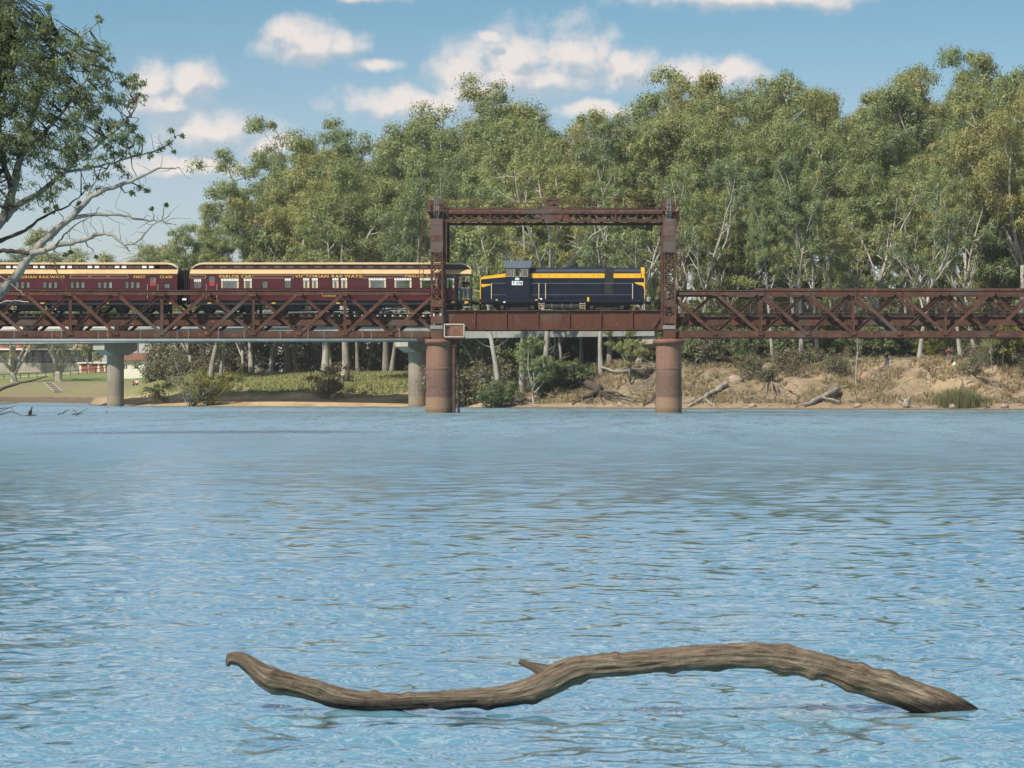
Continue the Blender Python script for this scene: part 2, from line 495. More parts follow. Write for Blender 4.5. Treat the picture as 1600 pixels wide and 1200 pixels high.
# ================================================================== TERRAIN
SH = np.array([(-900, 700), (-420, 640), (-160, 585), (-104, 556), (-86, 500), (-74, 432), (-66, 404), (-55, 391), (-45.7, 383), (-27, 373), (-20, 360), (-8.4, 341), (3.8, 321), (18, 314), (35.5, 303), (60, 296), (200, 270), (420, 250), (900, 240)], float)
def shoreY(X):
    X = np.asarray(X, float)
    y = np.interp(X, SH[:, 0], SH[:, 1])
    return y + 2.2 * (fbm(X * 0.13, X * 0 + 3.3, 4, 3) - 0.5)
def smooth(a, b, x):
    t = np.clip((x - a) / (b - a), 0, 1)
    return t * t * (3 - 2 * t)
def ground(X, Y):
    """height above water and surface weights"""
    X = np.asarray(X, float); Y = np.asarray(Y, float)
    d = Y - shoreY(X)
    right = smooth(-24, -10, X)
    far_left = smooth(-62, -85, X)
    n = fbm(X * 0.12, Y * 0.12, 21, 4) - 0.5
    n2 = fbm(X * 0.55, Y * 0.4, 31, 4) - 0.5
    gull = fbm(X * 0.42 + Y * 0.08, Y * 0.06, 41, 3) - 0.5
    # eroded red-gum bank
    topz = 4.85 + 0.5 * n
    prof = 0.5 * smooth(-0.5, 3, d) + (topz - 0.5) * smooth(1.5, 24 + 8 * n, d + 5.0 * gull) + 0.012 * np.maximum(d - 28, 0)
    hr = prof + n2 * 0.85 * smooth(1, 5, d) * (1 - smooth(22, 34, d)) + gull * 1.1 * smooth(2, 8, d) * (1 - smooth(16, 28, d))
    # beach and grassy bank
    hl = 1.0 * smooth(-1, 15, d) + 1.6 * smooth(13 + 6 * n, 23 + 6 * n, d) + 1.7 * smooth(22, 65, d) + n2 * 0.22 * smooth(6, 14, d) + 0.008 * np.maximum(d - 60, 0)
    hf = 1.0 * smooth(-1, 5, d) + 2.7 * smooth(6, 70, d) + 2.6 * smooth(60, 150, d) + n2 * 0.15 * smooth(4, 12, d)
    h = right * hr + (1 - right) * ((1 - far_left) * hl + far_left * hf)
    return np.where(d < 0, np.maximum(d * 0.25, -2.0), h + 0.02)
def gz(x, y): return float(ground(np.array([x]), np.array([y]))[0])

def groundmat():
    m, nt, b = mat('river_bank_ground')
    at = nt.n('ShaderNodeVertexColor'); at.layer_name = 'albedo'
    p = pos(nt)
    f = nt.noise(p, 2.2, 6, 0.7)
    c = nt.mix(nt.maprange(f, 0.3, 0.75, 0, 0.75), at.outputs[0], (0.45, 0.45, 0.45), 'MULTIPLY')
    f2 = nt.noise(p, 0.7, 4, 0.6)
    c = nt.mix(nt.maprange(f2, 0.45, 0.7, 0, 0.5, True), c, nt.mix(1.0, c, (1.35, 1.25, 1.0), 'MULTIPLY'))
    nt.put(b.inputs['Base Color'], c)
    b.inputs['Roughness'].default_value = 0.95
    b.inputs['Specular IOR Level'].default_value = 0.15
    bp = nt.n('ShaderNodeBump'); bp.inputs['Strength'].default_value = 0.8; bp.inputs['Distance'].default_value = 0.2
    nt.put(bp.inputs['Height'], nt.noise(p, 3.0, 5, 0.7)); nt.put(b.inputs['Normal'], bp.outputs[0])
    return m
M['ground'] = groundmat()
def terrain():
    xs = np.concatenate([np.linspace(-900, -140, 60)[:-1], np.linspace(-140, 75, 480)[:-1], np.linspace(75, 900, 60)])
    ds = np.concatenate([np.linspace(-6, 0, 8)[:-1], np.linspace(0, 34, 95)[:-1], np.linspace(34, 120, 60)[:-1], np.geomspace(120, 460, 26)])
    X = np.repeat(xs[None, :], len(ds), 0)
    S = shoreY(xs)[None, :]
    Y = S + ds[:, None]
    Z = ground(X, Y)
    d = np.repeat(ds[:, None], len(xs), 1)
    right = smooth(-24, -10, X); fl = smooth(-62, -85, X)
    n = fbm(X * 0.35, Y * 0.25, 51, 4); n3 = fbm(X * 1.3, Y * 0.9, 61, 3); n4 = fbm(X * 0.1, Y * 0.1, 71, 3)
    def L(c): return np.array(c)[None, None, :]
    sand = L((0.36, 0.275, 0.18)); pale = L((0.62, 0.48, 0.30)); soil = L((0.26, 0.185, 0.12)); straw = L((0.29, 0.235, 0.14)); litter = L((0.16, 0.13, 0.095))
    green = L((0.27, 0.265, 0.125)); lush = L((0.21, 0.255, 0.09)); mud = L((0.16, 0.12, 0.08))
    def mixc(a, b, t): return a * (1 - t[..., None]) + b * t[..., None]
    # right: soil with straw and litter patches
    cr = mixc(sand + 0 * X[..., None], straw, smooth(0.38, 0.6, n) * smooth(1.0, 5, d))
    cr = mixc(cr, soil, smooth(0.45, 0.7, n3) * smooth(0, 4, d))
    cr = mixc(cr, litter, smooth(0.5, 0.66, n4 * 0.5 + n3 * 0.5) * smooth(3, 8, d))
    cr = mixc(cr, litter, smooth(26, 34, d))
    scar = np.exp(-((X - 31) / 4.0) ** 2) * smooth(4, 10, d) * (1 - smooth(24, 30, d))
    cr = mixc(cr, L((0.46, 0.345, 0.21)), np.clip(scar * (0.35 + 1.2 * n), 0, 1))
    cl = mixc(pale + 0 * X[..., None], L((0.50, 0.37, 0.22)), smooth(0.4, 0.6, n))
    cl = mixc(cl, L((0.40, 0.25, 0.13)), smooth(0.58, 0.7, n3) * 0.5)
    cl = mixc(cl, green, smooth(14, 17, d + 7 * (n - 0.5)))
    cl = mixc(cl, lush, smooth(0.45, 0.7, n4) * smooth(14, 20, d) * 0.7)
    cf = mixc(mud + 0 * X[..., None], sand, smooth(3, 6, d + 4 * (n - 0.5)))
    cf = mixc(cf, mixc(green + 0 * X[..., None], straw, smooth(0.35, 0.6, n)), smooth(8, 14, d))
    cf = mixc(cf, lush, smooth(62, 75, d))
    cfin = mixc(mixc(cl, cf, fl), cr, right)
    cfin = mixc(cfin, mud, 1 - smooth(0.0, 0.9, d))
    V = np.stack([X, Y, Z], -1).reshape(-1, 3)
    r, c = X.shape
    idx = np.arange(r * c).reshape(r, c)
    F = np.stack([idx[:-1, :-1], idx[:-1, 1:], idx[1:, 1:], idx[1:, :-1]], -1).reshape(-1, 4)
    me = np_mesh('far_bank_ground', V, F, M['ground'], True)
    ca = me.color_attributes.new('albedo', 'FLOAT_COLOR', 'POINT')
    ca.data.foreach_set('color', np.concatenate([cfin.reshape(-1, 3), np.ones((r * c, 1))], 1).astype(np.float32).ravel())
    props(link(me, 'far_bank_ground'), kind='structure')
    # the near left bank that the overhanging tree grows on
    ys = np.linspace(20, 232, 90); us = np.concatenate([np.linspace(0, 14, 24)[:-1], np.linspace(14, 300, 14)])
    Yn = np.repeat(ys[None, :], len(us), 0)
    e = -0.2 * Yn - 4.6 + 1.2 * (fbm(Yn * 0.1, Yn * 0, 5, 3) - 0.5)
    Xn = e - us[:, None]
    Un = us[:, None] + 0 * Yn
    Zn = -0.4 + 1.0 * smooth(0, 1.5, Un) + 1.6 * smooth(2, 9, Un) + 0.3 * (fbm(Xn * .5, Yn * .5, 9, 3) - .5) - 1.5 * smooth(220, 232, Yn)
    idx = np.arange(Xn.size).reshape(Xn.shape)
    F = np.stack([idx[:-1, :-1], idx[1:, :-1], idx[1:, 1:], idx[:-1, 1:]], -1).reshape(-1, 4)
    me = np_mesh('near_bank_ground', np.stack([Xn, Yn, Zn], -1).reshape(-1, 3), F, M['ground'], True)
    ca = me.color_attributes.new('albedo', 'FLOAT_COLOR', 'POINT')
    cc = np.tile(np.array([0.17, 0.15, 0.08, 1], np.float32), (Xn.size, 1))
    ca.data.foreach_set('color', cc.ravel())
    props(link(me, 'near_bank_ground'), kind='structure')
terrain()

# ================================================================== RUSTY RAIL BRIDGE
YN, YF = 260.0, 265.0            # near and far truss planes
S0 = YN / FPX
zT, zTb, zB0, zB1 = PZ(451.5, YN), PZ(461, YN), PZ(517, YN), PZ(527, YN)
zS1, zS0 = PZ(494, YN), PZ(508.5, YN)
RAILZ = 8.06
NODE = 72.0

def lattice_mesh(w, d, h, name, m, step=None, t=0.06):
    """four-sided laced strut: only the lacing"""
    mb = MB()
    step = step or w
    n = max(1, round(h / step)); st = h / n
    for i in range(n):
        a, b = i * st, (i + 1) * st
        for yy in (-d / 2, d / 2):
            mb.bar((-w / 2, yy, a), (w / 2, yy, b), t, 0.02)
            mb.bar((w / 2, yy * 1.01, a), (-w / 2, yy * 1.01, b), t, 0.02)
            mb.bar((-w / 2, yy, a), (w / 2, yy, a), t * 0.9, 0.025)
        for xx in (-w / 2, w / 2):
            mb.bar((xx, -d / 2, a), (xx, d / 2, b), t, 0.02, (1, 0, 0))
    return mb.mesh(name, m)

def truss_span(name, label, x_nodes, xa, xb, vert_idx, thick_from=None, front_slope=1):
    """x_nodes: image x of nodes; xa..xb chord extent"""
    T = thing(name, label, 'bridge span', (PX((xa + xb) / 2, YN), (YN + YF) / 2, zB1))
    XN = [PX(x, YN) for x in x_nodes]
    A, B = PX(xa, YN), PX(xb, YN)
    dx = XN[1] - XN[0]
    ht = (zT - 0.3) - (zB0 - 0.25)
    ang = math.atan2(ht, dx); Ld = math.hypot(ht, dx)
    # diagonals: plain flat pair and laced channel
    flat = MB(); flat.box(-Ld / 2, Ld / 2, -0.16, -0.135, -0.13, 0.13); flat.box(-Ld / 2, Ld / 2, -0.135, 0.06, 0.105, 0.13).box(-Ld / 2, Ld / 2, -0.135, 0.06, -0.13, -0.105)
    flat = flat.mesh('diagonal', M['rust'])
    chan = MB()
    for zz in (-0.10, 0.10): chan.box(-Ld / 2, Ld / 2, -0.07, 0.07, zz - 0.025, zz + 0.025)
    chan.box(-Ld / 2, Ld / 2, 0.03, 0.045, -0.075, 0.075)
    chan = chan.mesh('diagonal', M['rust'])
    vert = MB()
    hv = (zTb - zB0)
    for xx in (-0.09, 0.09): vert.box(xx - 0.022, xx + 0.022, -0.1, 0.1, -hv / 2, hv / 2)
    vert.box(-0.068, 0.068, -0.07, -0.05, -hv / 2, hv / 2)
    vert = vert.mesh('vertical_post', M['rust'])
    gus = MB(); gus.prism([(-0.24, -0.25), (0.24, -0.25), (0.18, 0.09), (-0.18, 0.09)], -0.012, 0.012); gus = gus.mesh('gusset_plate', M['rust'])
    gust = MB(); gust.prism([(-0.24, -0.10), (0.24, -0.10), (0.30, 0.22), (-0.30, 0.22)], -0.012, 0.012); gust = gust.mesh('gusset_plate', M['rust'])
    zc = (zT - 0.3 + zB0 - 0.25) / 2
    for yy, sgn in ((YN, 1), (YF, -1)):
        mb = MB()   # top chord: box with a flange plate
        mb.box(A, B, yy - 0.22, yy + 0.22, zTb, zT - 0.16).box(A, B, yy - 0.30, yy + 0.30, zT - 0.158, zT - 0.10)
        if thick_from is not None:
            mb.box(PX(thick_from, YN), B, yy - 0.27, yy + 0.27, zT - 0.098, zT + 0.05)
        mb.build('top_chord', M['rust'], T)
        mb = MB()
        mb.box(A, B, yy - 0.20, yy + 0.20, zB1 + 0.05, zB0).box(A, B, yy - 0.27, yy + 0.27, zB1 - 0.02, zB1 + 0.048)
        mb.build('bottom_chord', M['rust'], T)
        for i in range(len(XN) - 1):
            mx = (XN[i] + XN[i + 1]) / 2
            if XN[i] < A - dx or XN[i + 1] > B + dx: continue
            fr = (mx < (A + B) / 2) == (front_slope > 0)
            link(flat if fr else chan, 'diagonal', T, (mx, yy - 0.10 * (1 if fr else -0.6), zc), (0, ang, 0))
            link(chan if fr else flat, 'diagonal', T, (mx, yy - 0.10 * (-0.6 if fr else 1), zc), (0, -ang, 0))
        for i in vert_idx:
            link(vert, 'vertical_post', T, (XN[i], yy - 0.02, (zTb + zB0) / 2))
        for i, x in enumerate(XN):
            if A < x < B:
                link(gus, 'gusset_plate', T, (x, yy - 0.292, zB0 - 0.1))
                link(gust, 'gusset_plate', T, (x, yy - 0.306, zTb + 0.02))
    # floor: cross girders under stringers, sleepers and rails
    cg = MB(); cg.box(-0.2, 0.2, YN + 0.3 - 262.5, YF - 0.3 - 262.5, zB0 - 0.05, zS0 + 0.05).box(-0.32, 0.32, YN + 0.3 - 262.5, YF - 0.3 - 262.5, zS0 - 0.1, zS0 + 0.03)
    for e in (-1, 1):
        cg.bar((0, e * 2.1, zB0 + 0.05), (0, e * 2.1, zS0), 0.34, 0.3)
    cg = cg.mesh('cross_girder', M['timber'])  # steel, but near-black: the shade under the deck is put into its colour
    for x in XN:
        if A + 0.3 < x < B - 0.3:
            link(cg, 'cross_girder', T, (x, 262.5, 0))
    for yy in (YN + 0.75, YF - 0.75):
        mb = MB(); mb.box(A, B, yy - 0.02, yy + 0.02, zS0, zS1 - 0.06).box(A, B, yy - 0.16, yy + 0.16, zS0 + 0.002, zS0 + 0.06).box(A, B, yy - 0.18, yy + 0.18, zS1 - 0.06, zS1)
        mb.build('stringer', M['rust'], T)
    mb = MB()
    x = A + 0.1
    while x < B - 0.2:
        mb.box(x, x + 0.22, YN + 0.6, YF - 0.6, zS1 + 0.003, zS1 + 0.16); x += 0.62
    o = mb.build('sleepers', M['timber'], T); o['kind'] = 'stuff'
    for yy in (261.7, 263.3):
        mb = MB(); mb.box(A, B, yy - 0.035, yy + 0.035, zS1 + 0.165, RAILZ).box(A, B, yy - 0.07, yy + 0.07, zS1 + 0.162, zS1 + 0.18)
        mb.build('rail', M['rail'], T)
    # walkway railing along the far side
    mb = MB()
    x = A + 0.4
    while x < B:
        mb.box(x - 0.03, x + 0.03, YF - 0.55, YF - 0.49, zS1, zS1 + 1.25); x += 1.9
    for k in range(6): mb.box(A, B, YF - 0.535, YF - 0.51, zS1 + 0.2 + 0.2 * k, zS1 + 0.225 + 0.2 * k)
    mb.build('walkway_railing', M['rust_grey'], T)
    return T

nl = [682 - 71.5 * k for k in range(0, 13)][::-1]     # left span nodes
truss_span('truss_span', 'rusty lattice truss span carrying the maroon carriages, left of the lift towers', nl, -170, 672, [i for i in range(len(nl)) if (len(nl) - 1 - i) % 2 == 0 and 0 < i < len(nl) - 1])
nr = [1045 + 72 * k for k in range(0, 12)]
truss_span('truss_span', 'rusty lattice truss span with no train on it, right of the lift towers', nr, 1057, 1830, [2, 4, 6, 8, 10], thick_from=1180)

# pipe hung below the left span on thin rods
T = thing('hung_pipe', 'grey-green service pipe hung on thin rods below the left truss span', 'pipe', P(330, 533, YN - 0.75))
MB().cyl((PX(-170, YN), YN - 0.75, PZ(532.4, YN)), 0.12, PX(656, YN) - PX(-170, YN), 14, 'x').build('pipe', M['steel_pipe'], T, smooth=True)
MB().box(PX(653, YN), PX(662, YN), YN - 0.93, YN - 0.57, PZ(533.5, YN), PZ(527.5, YN)).build('end_bracket', M['black'], T)
rod = MB(); rod.cyl((0, 0, PZ(531.5, YN)), 0.022, PZ(515, YN) - PZ(531.5, YN), 8); rod = rod.mesh('hanger_rod', M['steel_pipe'])
for x in (25, 84, 98.5, 156, 171, 221.5, 279, 296.3, 343, 383.5, 439.5, 482.4, 508, 567.7, 581.5, 625.7, 644.5):
    link(rod, 'hanger_rod', T, (PX(x, YN), YN - 0.75, 0))
rod2 = MB()
for x in (25, 98.5, 171, 279, 343, 383.5, 439.5, 508, 567.7, 625.7):
    rod2.bar((PX(x, YN), YN - 0.75, PZ(515.5, YN)), (PX(x, YN), YN - 0.2, PZ(515.5, YN)), 0.04, 0.04)
rod2.build('hanger_brackets', M['steel_pipe'], T)

# ---- lift span plate girder
gx0, gx1 = PX(693, YN), PX(1037, YN)
gt, gb = PZ(484.5, YN), PZ(515.5, YN)
T = thing('lift_span', 'brown plate girder lift span under the locomotive, between the two towers', 'bridge span', ((gx0 + gx1) / 2, 262.5, gb))
stf = MB(); stf.box(-0.05, 0.05, -0.12, 0, gb + 0.07, gt - 0.07); stf = stf.mesh('web_stiffener', M['rust_girder'])
npan = 7
for yy in (YN, YF):
    xs = [gx0 + (gx1 - gx0) * i / npan for i in range(npan + 1)]
    for i in range(npan):
        MB().box(xs[i] + 0.004, xs[i + 1] - 0.004, yy - 0.012 - 0.004 * (i % 2), yy + 0.012, gb + 0.07, gt - 0.07).build('web_plate', M['rust_girder'], T)
    for x in xs: link(stf, 'web_stiffener', T, (x, yy - 0.012, 0))
    MB().box(gx0, gx1, yy - 0.2, yy + 0.2, gt - 0.07, gt).build('top_flange', M['rust'], T)
    MB().box(gx0, gx1, yy - 0.2, yy + 0.2, gb, gb + 0.07).build('bottom_flange', M['rust'], T)
MB().prism([(gx1 - 1.0, gb + 0.1), (gx1 - 0.8, gb + 0.1), (gx1 - 0.05, gt - 0.3), (gx1 - 0.05, gt - 0.1)], YN - 0.16, YN - 0.03).build('end_brace', M['rust'], T)
mb = MB(); x = gx0 + 0.1
while x < gx1 - 0.2:
    mb.box(x, x + 0.22, YN + 0.03, YF - 0.03, zS1 - 0.1, zS1 + 0.16); x += 0.6
mb.build('sleepers', M['timber'], T)['kind'] = 'stuff'
MB().box(gx0, gx1, YN + 0.1, YF - 0.1, gb + 0.25, gb + 0.5).build('deck_framing', M['rust'], T)
for yy in (261.7, 263.3):
    MB().box(gx0, gx1, yy - 0.035, yy + 0.035, zS1 + 0.163, RAILZ).build('rail', M['rail'], T)
mb = MB()
for i in range(14):
    x = gx0 + 0.3 + i * (gx1 - gx0 - 0.6) / 13
    mb.box(x - 0.025, x + 0.025, YF + 0.1, YF + 0.15, gt, gt + 1.0)
for k in range(3): mb.box(gx0, gx1, YF + 0.11, YF + 0.14, gt + 0.33 * (k + 1) - 0.03, gt + 0.33 * (k + 1))
mb.build('walkway_railing', M['rust_grey'], T)

# ---- towers
def tower(xc, side, label):
    """side -1: ladder on the left, +1: ladder on the right"""
    X = PX(xc, YN)
    zb = PZ(527, YN)
    T = thing('lift_tower', label, 'bridge tower', (X, 262.5, zb), 'lift towers of the rail bridge')
    wd, dp = 0.95, 0.85
    ztop = PZ(341, YN); zcw0 = PZ(395, YN)
    lac = lattice_mesh(wd - 0.1, dp - 0.1, ztop - zb - 1.2, 'lacing', M['rust'], 0.78, 0.07)
    post = MB(); post.box(-0.075, 0.075, -0.02, 0.02, 0, ztop - zb); post.box(-0.075, -0.035, -0.02, 0.10, 0, ztop - zb); post = post.mesh('corner_post', M['rust'])
    for yy in (YN - 0.05, YF + 0.05):
        for i, (ex, ey) in enumerate(((-1, -1), (1, -1), (1, 1), (-1, 1))):
            link(post, 'corner_post', T, (X + ex * (wd / 2 - 0.05), yy + ey * (dp / 2 - 0.02), zb), (0, 0, 0 if i % 3 == 0 else math.pi))
        link(lac, 'lacing', T, (X, yy, zb + 0.6))
        MB().box(X - wd / 2 - 0.02, X + wd / 2 + 0.02, yy - dp / 2 - 0.02, yy + dp / 2 + 0.02, zb + 0.02, zb + 0.58).build('base_plate', M['rust'], T)
        MB().box(X - wd / 2 - 0.05, X + wd / 2 + 0.05, yy - dp / 2 - 0.06, yy + dp / 2 + 0.05, zb + 0.65, zb + 0.95).build('bearing_shelf', M['concrete_dark'], T)
        for zz in (PZ(497, YN), PZ(471, YN)):
            MB().prism([(X - wd / 2, zz - 0.45), (X + wd / 2, zz - 0.45), (X + wd / 2, zz + 0.25), (X, zz + 0.05), (X - wd / 2, zz + 0.25)], yy - dp / 2 - 0.025, yy - dp / 2 - 0.003).build('tie_plate', M['rust'], T)
        # counterweight: stacked plates hanging in the guide
        zz = zcw0
        for i, hh in enumerate((0.88, 0.48, 0.85, 0.5)):
            MB().box(X - wd / 2 - 0.04 + 0.006 * (i % 2), X + wd / 2 + 0.04, yy - dp / 2 - 0.07 - 0.008 * (i % 2), yy + dp / 2 + 0.05, zz + 0.012, zz + hh).build('counterweight_plate', M['rust_grey'] if i != 1 else M['rust'], T)
            zz += hh
        # guides and ropes above the counterweight
        for ex in (-0.42, 0.36): MB().box(X + ex - 0.16, X + ex + 0.10, yy - 0.3, yy + 0.3, zz, PZ(313 if ex < 0 else 318, YN)).build('guide_post', M['rust'], T)
        for ex in (-0.15, -0.03, 0.10): MB().cyl((X + ex, yy - 0.32, zz), 0.035, PZ(311, YN) - zz, 8).build('hoist_rope', M['steel_pipe'], T)
        sh = MB(); sh.cyl((X + 0.0, yy - 0.28, PZ(316, YN)), 0.34, 0.14, 20, 'y'); sh.build('sheave', M['rust_grey'], T)
        zp = PZ(331.5, YN)
        a, b2 = (X - 0.85, X + 0.6) if side < 0 else (X - 0.6, X + 0.85)
        MB().box(a, b2, yy - 0.75, yy - 0.35, zp, zp + 0.07).build('platform', M['rust'], T)
        xo = X + side * 0.45
        MB().prism([(xo, zp), (xo + side * 0.35, zp), (xo, zp - 0.5)], yy - 0.5, yy - 0.42).build('platform_bracket', M['rust'], T)
        rl = MB()
        for xx in (a + 0.05, (a + b2) / 2 - 0.5, b2 - 0.05): rl.box(xx - 0.025, xx + 0.025, yy - 0.74, yy - 0.69, zp + 0.07, PZ(310.5, YN))
        for k in (0.55, 1.06): rl.box(a, b2, yy - 0.735, yy - 0.695, zp + k - 0.03, zp + k)
        rl.build('platform_railing', M['rust'], T)
        # outer guide column behind
        xg = X - side * (wd / 2 + 0.14)
        MB().box(xg - 0.09, xg + 0.09, yy - 0.1, yy + 0.1, zb + 0.6, zp + 0.4).build('lift_guide', M['rust'], T)
    # ladder
    xl0, xl1 = (663.5, 657.5) if side < 0 else (1063, 1069)
    yl = YN - 0.35
    p0 = P(xl0, 333, YN); p1 = P(xl1, 452, YN); p0.y = p1.y = yl
    lad = MB()
    for off in (-0.17, 0.17):
        lad.bar(p0 + Vector((off, 0, 0)), p1 + Vector((off, 0, 0)), 0.05, 0.05)
    for k in range(21):
        q = p0.lerp(p1, k / 20)
        lad.bar(q + Vector((-0.17, 0, 0)), q + Vector((0.17, 0, 0)), 0.03, 0.03)
    lad.build('ladder', M['rust'], T)
    for yv in (363, 401):
        MB().box(min(X, PX(xl0, YN)), max(X, PX(xl0, YN)), yl - 0.03, yl + 0.03, PZ(yv, YN) - 0.05, PZ(yv, YN)).build('ladder_stay', M['rust'], T)
    return T
tower(683, -1, 'left rusty lift tower, standing by the parlor car platform')
tower(1046, 1, 'right rusty lift tower, standing ahead of the locomotive')

# ---- overhead gantry between the towers
T = thing('overhead_gantry', 'rusty overhead lattice gantry with drive shaft joining the two lift towers', 'gantry', P(865, 347, 262.5))
ga, gb2 = PX(693.5, YN), PX(1036, YN)
gz0, gz1, gz2, gz3 = PZ(347, YN), PZ(343, YN), PZ(334, YN), PZ(331, YN)
diag = None
for yy in (YN - 0.2, YF + 0.2):
    MB().box(ga, gb2, yy - 0.15, yy + 0.15, gz0, gz1).build('bottom_chord', M['rust'], T)
    MB().box(ga, gb2, yy - 0.17, yy + 0.17, gz2, gz3 + 0.05).build('top_chord', M['timber'] if False else M['rust'], T)
    nb = 28; st = (gb2 - ga) / nb
    dm = MB(); dm.bar((-st / 2, 0, gz1), (st / 2, 0, gz2), 0.12, 0.10); dm = dm.mesh('web_diagonal', M['rust'])
    dn = MB(); dn.bar((-st / 2, 0, gz2), (st / 2, 0, gz1), 0.12, 0.10); dn = dn.mesh('web_diagonal', M['rust'])
    for i in range(nb):
        link(dm if i % 2 == 0 else dn, 'web_diagonal', T, (ga + st * (i + 0.5), yy, 0))
    for xv in (766, 962):
        MB().box(PX(xv, YN) - 0.06, PX(xv, YN) + 0.06, yy - 0.19, yy - 0.155, gz0, gz3 + 0.2).build('splice_plate', M['rust'], T)
# walkway between, shaft, handrail
MB().box(ga, gb2, YN, YF, gz3 + 0.055, gz3 + 0.10).build('walkway_deck', M['rust'], T)
MB().box(ga, gb2, YN - 0.34, YN - 0.28, gz3 + 0.0, gz3 + 0.16).build('kick_board', M['rust_grey'], T)
MB().cyl((ga - 0.3, YN - 0.1, PZ(326.5, YN)), 0.065, gb2 - ga + 0.6, 10, 'x').build('drive_shaft', M['rust'], T, smooth=True)
for xv in (703, 766, 835, 886, 962, 1026):
    mb = MB(); mb.prism([(PX(xv, YN) - 0.2, gz3 + 0.1), (PX(xv, YN) + 0.2, gz3 + 0.1), (PX(xv, YN) + 0.1, PZ(325, YN)), (PX(xv, YN) - 0.1, PZ(325, YN))], YN - 0.25, YN + 0.1)
    mb.cyl((PX(xv, YN) - 0.09, YN - 0.1, PZ(326.5, YN)), 0.17, 0.18, 12, 'x')
    mb.build('shaft_bearing', M['rust'], T)
for yy in (YN - 0.3, YF + 0.3):
    mb = MB()
    for xv in (700, 735, 770, 805, 840, 888, 925, 960, 995, 1028): mb.box(PX(xv, YN) - 0.022, PX(xv, YN) + 0.022, yy - 0.02, yy + 0.02, gz3 + 0.1, PZ(310.5, YN))
    mb.box(ga, gb2, yy - 0.015, yy + 0.015, PZ(311.5, YN), PZ(310.7, YN)).box(ga, gb2, yy - 0.012, yy + 0.012, PZ(319, YN), PZ(318.4, YN))
    mb.build('handrail', M['rust'], T)
# winding machine in the middle
xm = PX(863, YN)
MB().box(xm - 0.85, xm + 0.9, YN - 0.3, YN + 0.9, gz1 - 0.1, gz3 + 0.4).build('machine_bed', M['rust'], T)
mb = MB()
for k in range(24):
    t = 2 * math.pi * k / 24
    c = Vector((xm + 0.05, YN - 0.15, PZ(317, YN)))
    d = Vector((math.cos(t), 0, math.sin(t)))
    mb.bar(c + d * 0.44, c + d * 0.56, 0.08, 0.14)
mb.cyl((xm + 0.05, YN - 0.2, PZ(317, YN)), 0.47, 0.1, 28, 'y').cyl((xm + 0.05, YN - 0.32, PZ(317, YN)), 0.12, 0.3, 12, 'y')
mb.build('gear_wheel', M['rust'], T)
for ex in (-0.75, 0.75): MB().box(xm + ex - 0.06, xm + ex + 0.06, YN - 0.35, YN - 0.28, gz0 - 0.05, PZ(311 if ex > 0 else 322, YN)).build('machine_frame', M['rust'], T)
MB().box(xm + 0.95, xm + 1.35, YN - 0.3, YN + 0.3, gz1, PZ(327, YN)).build('gear_case', M['rust'], T)
MB().box(xm - 1.35, xm - 0.95, YN - 0.3, YN + 0.3, gz1 + 0.1, PZ(328, YN)).build('gear_case', M['rust'], T)

# ---- iron piers
def iron_pier(xc, label):
    X = PX(xc, YN)
    T = thing('bridge_pier', label, 'bridge pier', (X, 262.5, 0), 'iron cylinder piers under the lift towers')
    h = PZ(530, YN)
    for yy in (YN, YF):
        k = 1.0
        MB().lathe((X, yy, -1.5), [(1.06, 0), (1.06, 1.5 + 1.72), (1.03, 1.5 + 1.74), (1.03, 1.5 + 3.5), (1.06, 1.5 + 3.52), (1.06, 1.5 + 3.62), (1.03, 1.5 + 3.64), (1.02, 1.5 + h - 0.55)], 40).build('iron_cylinder', M['iron_pier'], T, smooth=False)
        MB().lathe((X, yy, h - 0.56), [(1.03, 0), (1.1, 0.12), (1.22, 0.2), (1.3, 0.3), (1.3, 0.44), (1.22, 0.52), (1.05, 0.56)], 40).build('pier_cap', M['pier_cap'], T, smooth=True)
        MB().box(X - 0.55, X + 0.55, yy - 0.5, yy + 0.5, h - 0.002, PZ(526.6, YN)).build('bearing_block', M['rust'], T)
    mb = MB()
    for zz in (1.8, 4.2): mb.bar((X, YN + 0.9, zz), (X, YF - 0.9, zz), 0.3, 0.3)
    mb.bar((X, YN + 0.9, 1.8), (X, YF - 0.9, 4.2), 0.2, 0.2, (1, 0, 0))
    mb.build('cross_brace', M['rust'], T)
iron_pier(685.5, 'stained iron cylinder pier with fender posts and a metal cabinet beside it')
iron_pier(1045, 'stained reddish iron cylinder pier under the right lift tower')
# cabinet and fender posts by the left pier
T = thing('control_cabinet', 'framed metal cabinet with brown panel bracketed beside the left tower', 'cabinet', P(710, 526, YN - 0.6))
c0, c1, cz0, cz1 = PX(695.5, YN), PX(726, YN), PZ(526.5, YN), PZ(507, YN)
mb = MB()
for (a, b2) in (((c0, cz0), (c1, cz0)), ((c0, cz1), (c1, cz1)), ((c0, cz0), (c0, cz1)), ((c1, cz0), (c1, cz1))):
    for yy in (YN - 1.1, YN - 0.2): mb.bar((a[0], yy, a[1]), (b2[0], yy, b2[1]), 0.07, 0.07)
for (xx, zz) in ((c0, cz0), (c1, cz0), (c0, cz1), (c1, cz1)): mb.bar((xx, YN - 1.1, zz), (xx, YN - 0.2, zz), 0.06, 0.06, (0, 0, 1))
mb.build('frame', M['concrete_pale'], T)
MB().box(PX(704, YN), c1 - 0.06, YN - 1.06, YN - 0.25, cz0 + 0.06, cz1 - 0.06).build('panel_box', M['pier_cap'], T)
MB().box(c0 + 0.05, PX(703.8, YN), YN - 0.9, YN - 0.3, cz0 + 0.06, cz1 - 0.06).build('louvre_box', M['rust_grey'], T)
